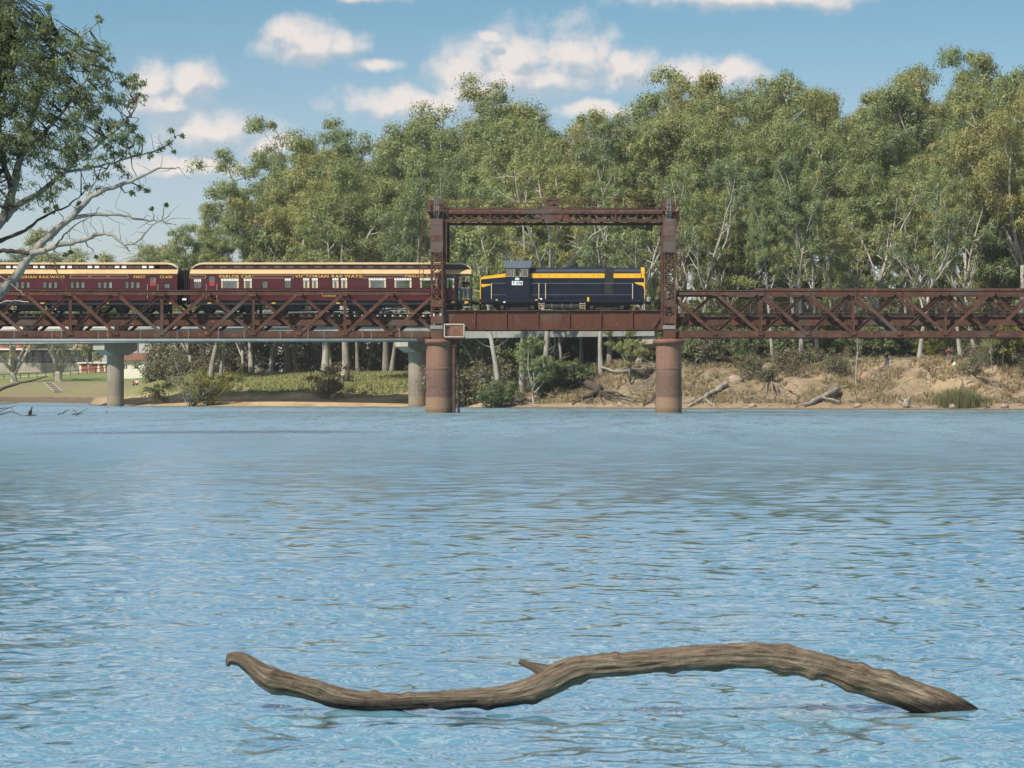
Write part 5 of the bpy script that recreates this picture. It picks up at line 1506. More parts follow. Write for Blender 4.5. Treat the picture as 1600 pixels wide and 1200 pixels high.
# shrubs
UG = 'shrubs along the far bank'
def shrub(x, y, Y, h, protos, label, nm='shrub', ws=1.0):
    X = PX(x, Y); z = gz(X, Y)
    return plant(protos[int(abs(x * 7 + Y)) % len(protos)], nm, label, 'shrub', (X, Y, z - 0.1), h, UG, ws, x * 0.9, (0, 0), ('stem', 'foliage'))
shrub(262, 0, 402, 3.4, SCRUB, 'low grey scrub left of the two sandbank shrubs', ws=1.2)
shrub(299, 0, 391, 5.0, SCRUB, 'grey-brown many-stemmed shrub on the sandbank, left one of the pair', ws=1.0)
shrub(327, 0, 391, 4.9, [bush(44, 4, 2.3, nleaf=110, size=0.2, leafn='leaf_yellow', barkn='bark_grey')], 'olive-yellow shrub on the sandbank, right one of the pair', ws=1.05)
shrub(508, 0, 392, 4.4, BROWN, 'browned bush growing out of the grass bank under the left span', ws=1.1)
for (x0, x1, Ya, Yb, st, ha, hb, pr, lb) in [
    (700, 840, 362, 378, 17, 4.0, 6.5, SCRUB, 'bare grey scrub on the bank right of the left iron pier'),
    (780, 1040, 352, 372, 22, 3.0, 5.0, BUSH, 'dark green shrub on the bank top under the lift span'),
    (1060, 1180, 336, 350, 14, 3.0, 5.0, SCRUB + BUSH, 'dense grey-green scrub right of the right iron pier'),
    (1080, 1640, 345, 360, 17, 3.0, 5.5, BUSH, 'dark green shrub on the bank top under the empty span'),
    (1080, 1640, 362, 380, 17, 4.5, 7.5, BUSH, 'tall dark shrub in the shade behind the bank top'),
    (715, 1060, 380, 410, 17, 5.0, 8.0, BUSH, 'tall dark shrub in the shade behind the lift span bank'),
    (240, 660, 452, 480, 15, 4.0, 8.0, SCRUB, 'grey-green shrub at the foot of the gums on the grass bank'),
    (1520, 1640, 318, 330, 16, 2.2, 3.4, SCRUB, 'dry grey scrub low on the bank near the right edge'),
    (1170, 1330, 328, 336, 20, 1.8, 3.0, SCRUB, 'dry tangle of scrub on the slope under the empty span')]:
    x = x0; k = 0
    while x < x1:
        k += 1
        shrub(x + rnd.uniform(-4, 4), 0, rnd.uniform(Ya, Yb), rnd.uniform(ha, hb), pr, lb + ', %s from the left' % ordn(k - 1), ws=rnd.uniform(0.9, 1.25)); x += st * rnd.uniform(0.8, 1.2)
shrub(1590, 0, 322, 5.6, WATTLE, 'bright yellow-green wattle at the right edge of the bank', 'wattle')
shrub(1128, 0, 344, 6.0, WATTLE, 'yellow-flowering wattle just right of the right iron pier', 'wattle', 0.8)
shrub(1320, 0, 350, 5.2, WATTLE, 'olive-yellow wattle left of the person in dark clothes', 'wattle', 1.1)
shrub(1460, 0, 349, 3.8, [bush(62, 4, 2.4, nleaf=120, size=0.2, leafn='leaf_yellow')], 'pale green round shrub between the white gum trunk and the red shirt', 'wattle', 1.0)

# ------------------------------------------------------------------ grass on the banks
def tufts(name, pts, h, mat_, blades, seed, spread=0.18, wd=0.05):
    rng = np.random.default_rng(seed)
    P_ = np.repeat(pts, blades, 0); N = len(P_)
    a = rng.random(N) * 6.283; out = np.stack([np.cos(a), np.sin(a), 0 * a], -1)
    base = P_ + out * (rng.random(N) * spread)[:, None] - np.array([0, 0, 0.05])
    hh = h * (0.5 + rng.random(N))
    tip = base + out * (hh * rng.uniform(0.1, 0.7, N))[:, None] + np.array([0, 0, 1]) * hh[:, None]
    sd_ = np.stack([-np.sin(a), np.cos(a), 0 * a], -1) * wd
    V = np.stack([base - sd_, base + sd_, tip], 1).reshape(-1, 3)
    me = np_mesh(name, V, np.arange(N * 3).reshape(N, 3), mat_)
    return link(me, name)
def grassmat(name, stops):
    m, nt, b = mat(name)
    f = nt.noise(pos(nt), 0.5, 4, 0.65)
    nt.put(b.inputs['Base Color'], nt.ramp(f, stops)); b.inputs['Roughness'].default_value = 0.9; b.inputs['Specular IOR Level'].default_value = 0.1
    return m
M['dry_grass'] = grassmat('dry_grass', [(0.3, (0.19, 0.145, 0.085)), (0.5, (0.28, 0.225, 0.125)), (0.7, (0.20, 0.18, 0.085))])
M['green_grass'] = grassmat('green_grass', [(0.3, (0.23, 0.24, 0.10)), (0.5, (0.27, 0.285, 0.115)), (0.7, (0.33, 0.305, 0.15))])
M['reed'] = grassmat('reed_green', [(0.3, (0.12, 0.125, 0.055)), (0.5, (0.16, 0.165, 0.07)), (0.7, (0.20, 0.175, 0.085))])
rng = np.random.default_rng(9)
def bank_pts(n, xa, xb, da, db, thr, seed, sc=0.3):
    X = rng.uniform(xa, xb, n); d = rng.uniform(da, db, n); Y = shoreY(X) + d
    keep = fbm(X * sc, Y * sc, seed, 3) > thr
    X, Y = X[keep], Y[keep]
    return np.stack([X, Y, ground(X, Y)], -1)
props(tufts('dry_grass', bank_pts(17000, -14, 48, 2.5, 32, 0.46, 81), 0.42, M['dry_grass'], 5, 1), 'dry straw-coloured grass over the eroded right bank', 'grass', kind='stuff')
props(tufts('bank_grass', bank_pts(17000, -64, -14, 17, 60, 0.36, 82), 0.38, M['green_grass'], 5, 2, 0.25, 0.07), 'green grass over the rounded left bank', 'grass', kind='stuff')
def reed_pts(n):
    X = PX(1497, 310) + rng.normal(size=n) * 1.0; Y = shoreY(X) + np.abs(rng.normal(size=n)) * 1.6 + 0.6
    return np.stack([X, Y, ground(X, Y)], -1)
props(tufts('waterside_reeds', reed_pts(520), 1.2, M['reed'], 5, 3, 0.2, 0.03), 'green reed clump at the water edge below the red shirt person', 'reeds', kind='stuff')
# fallen sticks and root litter on the right bank
mb = MB()
for q in bank_pts(3600, -18, 46, 0.8, 26, 0.42, 83):
    a = rng.random() * 6.283; L = rng.uniform(0.4, 2.4); up = rng.uniform(-0.1, 0.45)
    d = np.array([math.cos(a), math.sin(a), up])
    p2 = q + d * L * 0.5 + np.array([0, 0, rng.normal() * 0.08]); p3 = q + d * L
    r = rng.uniform(0.015, 0.05)
    mb.tube([q, p2, p3], [r, r * 0.8, r * 0.3], 3, False)
props(mb.build('fallen_sticks', M['deadwood']), 'grey fallen sticks and root litter strewn over the right bank', 'deadwood', kind='stuff')
# ================================================================== OVERHANGING TREE (near left)
YT = 120.0
M['bark_near'] = barkmat('grey_white_limb_bark', (0.29, 0.275, 0.235), (0.10, 0.085, 0.07))
M['stone'] = simple('bank_stone', (0.30, 0.235, 0.165), 0.95, 0.25, 2.0)
def build_near_tree():
    rng = np.random.default_rng(101)
    T = thing('overhanging_gum_tree', 'large white-limbed gum overhanging the river at the left edge, in front of the train', 'tree', (PX(-270, YT), YT, 0.9))
    s = YT / FPX
    limbs = []
    def limb(pts, ra, rb, depth=(0, 0), nm='limb', m='bark_near', n=8):
        k = len(pts); out = []
        for i, (x, y) in enumerate(pts):
            t = i / (k - 1)
            p = P(x, y, YT); dy = depth[0] + (depth[1] - depth[0]) * t
            out.append(Vector((p.x, YT + dy, p.z)))
        # smooth by midpoint subdivision
        for _ in range(2):
            q = [out[0]]
            for a, b in zip(out[:-1], out[1:]): q += [a.lerp(b, 0.25), a.lerp(b, 0.75)]
            out = q + [out[-1]]
        L = len(out)
        for i in range(1, L - 1): out[i] = out[i] + Vector(rng.normal(size=3) * 0.018)
        rad = [(ra + (rb - ra) * (i / (L - 1)) ** 0.8) * s * (1 + 0.08 * math.sin(i * 1.7)) for i in range(L)]
        limbs.append(out)
        MB().tube(out, rad, n, True).build(nm, M[m], T, smooth=True)
        return out
    limb([(-270, 660), (-200, 590), (-120, 530), (-60, 495), (-18, 476), (26, 438), (54, 398), (84, 368), (120, 342), (140, 318), (160, 304), (200, 292), (230, 278), (256, 266), (290, 267)], 12, 0.8, (0, -1.5), 'trunk')
    limb([(-268, 640), (-190, 520), (-110, 430), (-45, 378), (0, 343), (12, 296), (22, 245), (40, 180), (62, 115), (80, 50)], 15, 2.0, (0.3, 1.5), 'trunk', 'bark_grey')
    limb([(54, 398), (80, 392), (96, 386), (124, 382), (152, 374), (170, 366), (186, 370), (208, 388), (230, 381), (248, 358), (278, 342)], 5.5, 0.8, (-0.8, -2.2))
    limb([(120, 342), (140, 338), (170, 336), (200, 338), (230, 347), (250, 344), (276, 352)], 3.6, 0.6, (-0.9, -0.2))
    limb([(0, 343), (20, 320), (50, 306), (80, 286), (100, 270), (128, 246), (165, 222), (205, 190), (222, 165)], 6.5, 0.8, (0.8, -1.0), m='bark_grey')
    limb([(-20, 380), (0, 372), (30, 360), (46, 344), (66, 330), (92, 318), (112, 300)], 4.5, 0.8, (0.5, 2.0), m='bark_dark')
    limb([(-40, 385), (0, 392), (24, 393), (54, 397)], 4.0, 3.0, (0, -0.8), m='bark_dark')
    limb([(12, 296), (-10, 240), (-20, 170), (-5, 110), (12, 70)], 6, 1.0, (1, 3), m='bark_grey')
    limb([(22, 245), (50, 220), (85, 190), (118, 150), (150, 110), (165, 80)], 4.5, 0.8, (1, -1), m='bark_grey')
    limb([(62, 115), (85, 95), (112, 70), (140, 40), (156, 30)], 2.5, 0.5, (1.2, 0.2), m='bark_grey')
    limb([(100, 270), (140, 262), (180, 252), (215, 240), (250, 232), (270, 212)], 3.0, 0.5, (0, 0.8))
    limb([(140, 318), (150, 290), (170, 262), (200, 232)], 2.2, 0.5, (-1, 0))
    limb([(208, 388), (215, 398), (228, 405), (240, 410)], 1.2, 0.4, (-1.6, -2))
    limb([(80, 392), (86, 402), (98, 412), (104, 432), (118, 448)], 1.8, 0.6, (-1.2, -2.0), m='bark_dark')
    limb([(96, 386), (110, 368), (128, 352), (146, 344), (160, 330)], 1.6, 0.4, (-1.2, -1.0), m='bark_dark')
    limb([(-80, 505), (-30, 480), (0, 474), (30, 472), (58, 474)], 2.4, 0.7, (0, -1.5))
    limb([(-60, 440), (-20, 430), (5, 432), (28, 448), (46, 462)], 1.8, 0.5, (0, -1.0))
    limb([(-250, 625), (-120, 610), (-40, 612), (0, 612), (18, 603), (45, 598), (72, 592), (86, 588)], 5.0, 0.7, (0, -1.5), m='bark_dark')
    limb([(-160, 615), (-60, 622), (-5, 618), (12, 607), (24, 602)], 3.0, 0.4, (0, -1.2), m='bark_dark')
    allp = np.array([tuple(p) for l in limbs[:13] for p in l])
    poly = [(-260, 0), (-120, -90), (0, -60), (30, 5), (42, 40), (92, 36), (116, 48), (126, 62), (160, 66), (176, 88), (192, 116), (214, 118), (220, 142), (205, 168), (214, 196), (228, 228), (205, 262), (190, 284), (160, 276), (128, 298), (96, 304), (58, 318), (0, 322), (-100, 360), (-240, 330)]
    holes = [(127, 126, 13), (70, 198, 13), (108, 186, 9), (150, 222, 11), (40, 255, 9), (165, 180, 9), (20, 300, 13), (178, 140, 8), (92, 250, 10), (150, 250, 8), (60, 280, 11), (118, 272, 9)]
    def inside(x, y):
        c = False; j = len(poly) - 1
        for i in range(len(poly)):
            xi, yi = poly[i]; xj, yj = poly[j]
            if (yi > y) != (yj > y) and x < (xj - xi) * (y - yi) / (yj - yi) + xi: c = not c
            j = i
        return c
    C = []; R = []
    tries = 0
    while len(C) < 1700 and tries < 30000:
        tries += 1
        x = rng.uniform(-255, 230); y = rng.uniform(-85, 355)
        if not inside(x, y): continue
        if any((x - h[0]) ** 2 + (y - h[1]) ** 2 < (h[2] + 3) ** 2 for h in holes): continue
        edge = np.clip((x - 60) / 150, 0, 1)
        if rng.random() < 0.55 * edge: continue
        if y > 250 and rng.random() < 0.45: continue
        p = P(x, y, YT)
        C.append((p.x, YT + rng.normal() * 1.5, p.z)); R.append(rng.uniform(10, 22) * s * (1 - 0.3 * edge))
    for (x, y, r) in [(152, 27, 7), (158, 34, 5), (272, 207, 6), (284, 213, 5), (262, 222, 7), (248, 232, 9), (236, 244, 8), (270, 236, 5), (212, 292, 8), (225, 297, 7), (262, 322, 5), (238, 327, 4), (75, 330, 8), (88, 324, 6), (120, 318, 6), (200, 300, 6), (70, 8, 10), (80, 14, 7), (40, 4, 10), (100, 398, 5), (116, 396, 4), (150, 402, 4), (178, 96, 8), (190, 128, 8), (206, 128, 7), (216, 148, 6), (205, 205, 8), (216, 215, 8), (186, 262, 8), (170, 276, 7), (50, 20, 9)]:
        p = P(x, y, YT); C.append((p.x, YT + rng.normal() * 0.5, p.z)); R.append(r * s)
    C = np.array(C); R = np.array(R)
    tw = MB()
    for c, r in zip(C, R):
        k = np.argmin(((allp - c) ** 2 * np.array([1, 0.35, 1])).sum(1)); q = allp[k]
        L = np.linalg.norm(q - c)
        if L < 0.05: continue
        m1 = q * 0.62 + c * 0.38 + rng.normal(size=3) * 0.07 * L; m2 = q * 0.28 + c * 0.72 + rng.normal(size=3) * 0.07 * L
        tw.tube([q, m1, m2, c], [0.022 + 0.006 * L, 0.018, 0.012, 0.006], 4, False)
        if rng.random() < 0.6:
            e = c + rng.normal(size=3) * r * 0.9
            tw.tube([m2, (m2 + e) / 2 + rng.normal(size=3) * 0.05, e], [0.010, 0.007, 0.004], 3, False)
    # bare twigs along the outer limbs
    for l in limbs[:4] + limbs[9:15]:
        for i in range(len(l) // 3, len(l) - 1, 2):
            d = rng.normal(size=3); d[1] *= 0.5; d[2] += 0.2
            pts, _ = wobble_path(rng, tuple(l[i]), d, rng.uniform(0.35, 1.1), 4, 0.35)
            tw.tube(pts, [0.014, 0.011, 0.008, 0.006, 0.003], 3, False)
    o = tw.build('twigs', M['bark_dark'], T); o['kind'] = 'stuff'
    V, F = leaf_cards(rng, C, R, 66, 0.15, 0.95, 1.1, 0.16)
    # slim leaves
    me = np_mesh('crown', V - np.array(tuple(wloc(T))), F, M['leaf_near'])
    link(me, 'crown', T, wloc(T))
build_near_tree()

# ================================================================== FOREGROUND BRANCH
def woodmat():
    m, nt, b = mat('weathered_branch_wood')
    p = pos(nt)
    sp = nt.n('ShaderNodeSeparateXYZ'); nt.put(sp.inputs[0], p)
    at = nt.n('ShaderNodeAttribute'); at.attribute_name = 'grain'
    gs = nt.scalev(at.outputs['Vector'], (5.0, 60, 1))
    f = nt.noise(gs, 1.0, 6, 0.7, 0.6)
    f2 = nt.noise(p, 22.0, 6, 0.7)
    c = nt.ramp(f, [(0.34, (0.022, 0.016, 0.011)), (0.42, (0.12, 0.088, 0.057)), (0.52, (0.22, 0.17, 0.115)), (0.62, (0.30, 0.24, 0.17)), (0.75, (0.50, 0.43, 0.33))])
    c = nt.mix(nt.maprange(f2, 0.5, 0.68, 0, 0.55, True), c, (0.11, 0.075, 0.045))
    pale = nt.noise(nt.scalev(at.outputs['Vector'], (2.5, 14, 1)), 1.0, 5, 0.65)
    c = nt.mix(nt.maprange(pale, 0.56, 0.70, 0, 0.75, True), c, (0.46, 0.38, 0.27))
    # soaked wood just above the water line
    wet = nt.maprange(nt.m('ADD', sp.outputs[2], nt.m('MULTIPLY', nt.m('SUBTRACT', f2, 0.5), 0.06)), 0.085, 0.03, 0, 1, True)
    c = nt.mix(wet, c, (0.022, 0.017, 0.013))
    nt.put(b.inputs['Base Color'], c)
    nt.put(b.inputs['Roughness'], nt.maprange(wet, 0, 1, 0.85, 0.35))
    b.inputs['Specular IOR Level'].default_value = 0.3
    bp = nt.n('ShaderNodeBump'); bp.inputs['Strength'].default_value = 1.0; bp.inputs['Distance'].default_value = 0.02
    nt.put(bp.inputs['Height'], nt.m('ADD', f, f2)); nt.put(b.inputs['Normal'], bp.outputs[0])
    return m
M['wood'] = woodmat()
YB = 15.72
def branch_mesh(pts, name, parent, seed, nseg=40, per=7, rough=0.10, bumps=()):
    """pts: (x, y, r) in 1600-px units at depth YB"""
    a = np.array(pts, float); s = YB / FPX
    t = np.arange(len(a)); tt = np.linspace(0, len(a) - 1, (len(a) - 1) * per + 1)
    # Catmull-Rom through the points
    def cr(col):
        out = []
        for u in tt:
            i = min(int(u), len(a) - 2); f = u - i
            p0, p1, p2, p3 = col[max(i - 1, 0)], col[i], col[i + 1], col[min(i + 2, len(a) - 1)]
            out.append(0.5 * ((2 * p1) + (-p0 + p2) * f + (2 * p0 - 5 * p1 + 4 * p2 - p3) * f * f + (-p0 + 3 * p1 - 3 * p2 + p3) * f ** 3))
        return np.array(out)
    X = (cr(a[:, 0]) - VX) * s; Z = CAMZ + (HY - cr(a[:, 1])) * s; R = np.maximum(cr(a[:, 2]), 1.0) * s
    ph = np.linspace(0, 2 * math.pi, nseg, endpoint=False)
    n = len(X)
    dX = np.gradient(X); dZ = np.gradient(Z); L = np.hypot(dX, dZ); nx, nz = -dZ / L, dX / L
    dist = np.concatenate([[0], np.cumsum(np.hypot(np.diff(X), np.diff(Z)))])
    U, PHI = np.meshgrid(dist, ph, indexing='ij')
    rr = R[:, None] * (1 + rough * 2 * (fbm(U * 9 + seed, np.cos(PHI) * 2.5 + 3 * np.sin(PHI) + 9, seed, 5) - 0.5) + rough * 0.9 * (fbm(U * 2.2, np.cos(PHI) * 4 + np.sin(PHI) * 3, seed + 5, 4) - 0.5) * 2)
    for (bx, by, br, amp) in bumps:     # knots: pixel position on the outline
        cx, cz = (bx - VX) * s, CAMZ + (HY - by) * s
        px = X[:, None] + nx[:, None] * R[:, None] * np.cos(PHI); pz = Z[:, None] + nz[:, None] * R[:, None] * np.cos(PHI)
        py = -R[:, None] * np.sin(PHI)
        d2 = ((px - cx) ** 2 + (pz - cz) ** 2 + np.where(py > 0, py, 0) ** 2) / (br * s) ** 2
        rr = rr + amp * s * np.exp(-d2)
    VX_ = X[:, None] + nx[:, None] * rr * np.cos(PHI); VZ_ = Z[:, None] + nz[:, None] * rr * np.cos(PHI); VY_ = YB - rr * np.sin(PHI)
    V = np.stack([VX_, VY_, VZ_], -1).reshape(-1, 3)
    idx = np.arange(n * nseg).reshape(n, nseg); nx2 = np.roll(idx, -1, 1)
    F = np.stack([idx[:-1], nx2[:-1], nx2[1:], idx[1:]], -1).reshape(-1, 4)
    org = wloc(parent)
    c0 = V[:nseg].mean(0); V = np.vstack([V, c0[None]]); ce = len(V) - 1
    capF = np.array([[idx[0][k], idx[0][(k + 1) % nseg], ce, ce] for k in range(nseg)])
    me = bpy.data.meshes.new(name)
    fl = [tuple(q[::-1]) for q in F.tolist()] + [(q[1], q[0], q[2])[::-1] for q in capF.tolist()]
    me.from_pydata((V - np.array(tuple(org))).tolist(), [], fl)
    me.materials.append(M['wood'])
    me.polygons.foreach_set('use_smooth', [True] * len(me.polygons))
    at = me.attributes.new('grain', 'FLOAT_VECTOR', 'POINT')
    g_ = np.stack([U, np.abs(PHI - math.pi) / math.pi * 0.35, 0 * U], -1).reshape(-1, 3); g_ = np.vstack([g_, [[0, 0, 0]]])
    at.data.foreach_set('vector', g_.astype(np.float32).ravel())
    return link(me, name, parent, org)
T = thing('dead_branch', 'weathered brown dead branch arching out of the water in the foreground', 'branch', P(930, 1113, YB))
main = [(356, 1031, 8), (364, 1029, 9.5), (378, 1031, 11), (396, 1043, 13), (412, 1056, 16), (427, 1063, 17.5), (445, 1067, 17), (480, 1076, 16), (520, 1088, 16), (560, 1095, 15), (620, 1097, 13.5), (680, 1094, 13.5), (740, 1091, 14.5), (790, 1087, 16), (832, 1077, 19), (866, 1062, 22), (896, 1047, 20), (930, 1041, 18), (980, 1038, 18), (1040, 1031, 18.5), (1100, 1028, 19.5), (1160, 1026, 19), (1220, 1028, 20), (1260, 1036, 20), (1300, 1046, 20.5), (1340, 1058, 21.5), (1380, 1072, 23), (1430, 1089, 24), (1480, 1109, 24), (1525, 1131, 21), (1575, 1156, 18), (1620, 1180, 15)]
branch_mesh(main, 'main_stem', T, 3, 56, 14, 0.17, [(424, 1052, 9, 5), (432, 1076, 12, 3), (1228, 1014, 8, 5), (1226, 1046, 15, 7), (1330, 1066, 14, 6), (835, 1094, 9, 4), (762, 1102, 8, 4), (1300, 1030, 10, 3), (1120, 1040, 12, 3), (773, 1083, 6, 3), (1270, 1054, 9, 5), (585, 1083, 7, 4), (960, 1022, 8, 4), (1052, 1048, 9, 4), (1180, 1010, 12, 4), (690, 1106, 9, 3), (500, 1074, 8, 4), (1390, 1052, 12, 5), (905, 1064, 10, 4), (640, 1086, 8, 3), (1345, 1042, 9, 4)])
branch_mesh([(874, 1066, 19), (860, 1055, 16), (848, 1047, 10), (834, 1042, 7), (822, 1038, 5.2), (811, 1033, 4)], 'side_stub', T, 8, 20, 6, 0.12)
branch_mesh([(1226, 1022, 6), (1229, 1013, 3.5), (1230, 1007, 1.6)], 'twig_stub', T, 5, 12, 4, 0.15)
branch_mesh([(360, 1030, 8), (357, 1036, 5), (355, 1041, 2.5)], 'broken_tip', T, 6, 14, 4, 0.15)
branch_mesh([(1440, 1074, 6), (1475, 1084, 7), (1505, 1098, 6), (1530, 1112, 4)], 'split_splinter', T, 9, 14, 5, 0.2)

# ================================================================== LOGS, ROOTS AND STONES ON THE BANK
def hit(x, y):
    """point on the far bank seen at image position x, y"""
    Ys = np.linspace(296, 720, 2200); X = (x - VX) * Ys / FPX
    Zr = CAMZ + (HY - y) * Ys / FPX; G_ = ground(X, Ys)
    ok = np.where((G_ >= Zr) & (G_ > 0))[0]
    if len(ok) == 0:
        k = int(np.argmax(ground(X, Ys) - Zr))
    else: k = ok[0]
    return Vector((X[k], Ys[k], float(G_[k])))
def log_thing(name, label, paths, m='deadwood', cat='log'):
    b0 = None; T = None
    for i, (pts, r0, r1) in enumerate(paths):
        ws = []
        for q in pts:
            h_ = hit(q[0], q[1]) if len(q) == 2 else hit(q[0], q[2])
            if len(q) == 3: h_ = Vector((PX(q[0], h_.y), h_.y, PZ(q[1], h_.y)))
            ws.append(h_)
        if T is None: T = thing(name, label, cat, ws[0])
        n = len(ws); fine = []
        for a, b in zip(ws[:-1], ws[1:]):
            for k in range(5): fine.append(a.lerp(b, k / 5) + Vector(np.random.default_rng(abs(int(a.x * 100)) + k + i).normal(size=3) * (0.02 + 0.12 * r0)))
        fine.append(ws[-1])
        N = len(fine)
        MB().tube([f + Vector((0, 0, r0 * 0.4)) for f in fine], [(r0 + (r1 - r0) * k / (N - 1)) * (1 + 0.16 * math.sin(k * 2.3 + i) + 0.08 * math.sin(k * 5.1)) for k in range(N)], 9).build('trunk' if i == 0 else 'root' if r0 < 0.2 else 'limb', M[m], T, smooth=True)
log_thing('fallen_tree', 'dark fallen tree with splayed roots on the bank below the lift span', [([(838, 572, 588), (865, 584, 592), (890, 594, 600), (915, 598, 606), (935, 610, 616)], 0.28, 0.5), ([(935, 612, 618), (915, 622, 628), (895, 634)], 0.3, 0.12)] +
          [([(935, 612, 618), (935 + dx, 612 + dy, 626), (935 + dx * 1.9, 632 - abs(dx) * 0.2, 634)], 0.12, 0.03) for dx, dy in ((-22, 8), (-10, 12), (4, 13), (15, 12), (25, 9), (36, 8), (12, 4), (30, 2))], 'bark_dark', 'fallen tree')
log_thing('fallen_limb', 'bleached fallen limb lying along the bank top left of the right iron pier', [([(938, 574, 586), (960, 582, 588), (985, 580, 586), (1010, 575, 582), (1026, 578, 580)], 0.16, 0.06), ([(960, 582, 588), (990, 570, 584), (1000, 563, 580)], 0.1, 0.03), ([(958, 584, 588), (1000, 584, 586), (1020, 588)], 0.09, 0.03)])
log_thing('sloping_log', 'long pale log sloping down to the water right of the right iron pier', [([(1136, 601, 606), (1118, 612, 616), (1100, 623, 626), (1076, 637)], 0.30, 0.16), ([(1100, 624, 628), (1112, 632, 634), (1118, 637)], 0.14, 0.06)])
log_thing('exposed_roots', 'tangle of exposed grey roots under the leaning gum on the bank', [([(1200, 588), (1205, 600)], 0.35, 0.25)] + [([(1204, 592, 598), (1204 + dx * 0.6, 600 + abs(dx) * 0.2, 606), (1204 + dx, 612 + (k % 3) * 7, 618 + (k % 3) * 6)], 0.10, 0.03) for k, dx in enumerate((-18, -9, 4, 12, 20, 28, 36, 46, 24, 40))], 'deadwood', 'roots')
log_thing('fallen_log', 'thick grey fallen trunk by the water under the empty span', [([(1310, 610, 616), (1295, 618, 624), (1275, 626, 632), (1256, 636)], 0.32, 0.2), ([(1298, 616, 622), (1306, 605, 618)], 0.12, 0.04), ([(1285, 622, 628), (1312, 628, 634)], 0.15, 0.06)], 'bark_grey')
log_thing('tree_stump', 'pale broken stump with prongs at the water edge right of centre span', [([(1416, 638), (1417, 628, 634)], 0.34, 0.26), ([(1417, 629, 635), (1424, 620, 634)], 0.13, 0.04), ([(1416, 629, 635), (1408, 622, 634)], 0.10, 0.03), ([(1414, 632, 636), (1400, 625, 635)], 0.10, 0.03), ([(1418, 634, 637), (1432, 637)], 0.12, 0.04)], 'deadwood', 'stump')
log_thing('water_log', 'dark log lying on the beach right of the fender posts', [([(762, 630), (780, 627, 630), (805, 625, 629), (822, 628)], 0.28, 0.3), ([(806, 627, 630), (842, 626, 630)], 0.22, 0.1)], 'bark_dark')
log_thing('slope_stick', 'pale dead stick lying on the slope below the red shirt person', [([(1500, 607), (1515, 597, 600), (1522, 592, 596)], 0.10, 0.04)])
log_thing('bank_log', 'short dark log at the water edge left of the right iron pier', [([(1006, 634), (1018, 626, 630), (1026, 618, 626)], 0.2, 0.1)], 'bark_dark')
log_thing('snag_branch', 'forked pale dead branch standing near the right edge of the bank', [([(1530, 566, 578), (1545, 552, 576), (1552, 546, 575)], 0.10, 0.05), ([(1540, 556, 577), (1556, 548, 576), (1562, 536, 575)], 0.07, 0.02)])
rs = random.Random(4)
for k, (x, y, r, lb) in enumerate([(1491, 638, 0.42, 'pale rounded stone at the foot of the reed clump'), (1150, 598, 0.7, 'big sandy boulder at the head of the sloping log'), (1176, 636, 0.3, 'small stone on the waterline right of the sloping log'), (1340, 636, 0.34, 'grey stone on the waterline right of the fallen trunk'), (1570, 637, 0.3, 'low stone on the sand near the right edge'), (735, 632, 0.45, 'dark stone on the beach just right of the fender posts'), (970, 634, 0.35, 'stone on the waterline right of the fallen tree roots')]):
    h_ = hit(x, y); mb = MB()
    n1, n2 = 8, 10; vs = []
    for i in range(n1 + 1):
        th = math.pi * i / n1
        for j in range(n2):
            ph = 2 * math.pi * j / n2
            q = 0.8 + 0.4 * rs.random() if 0 < i < n1 else 0.9
            vs.append((h_.x + r * 1.3 * q * math.sin(th) * math.cos(ph), h_.y + r * q * math.sin(th) * math.sin(ph), h_.z + 0.1 + r * 0.8 * q * math.cos(th)))
    fs = [(i * n2 + j, (i + 1) * n2 + j, (i + 1) * n2 + (j + 1) % n2, i * n2 + (j + 1) % n2) for i in range(n1) for j in range(n2)]
    mb.add(vs, fs)
    props(mb.build('bank_stone', M['stone'], None, h_, True), lb, 'stone', 'stones along the far waterline')

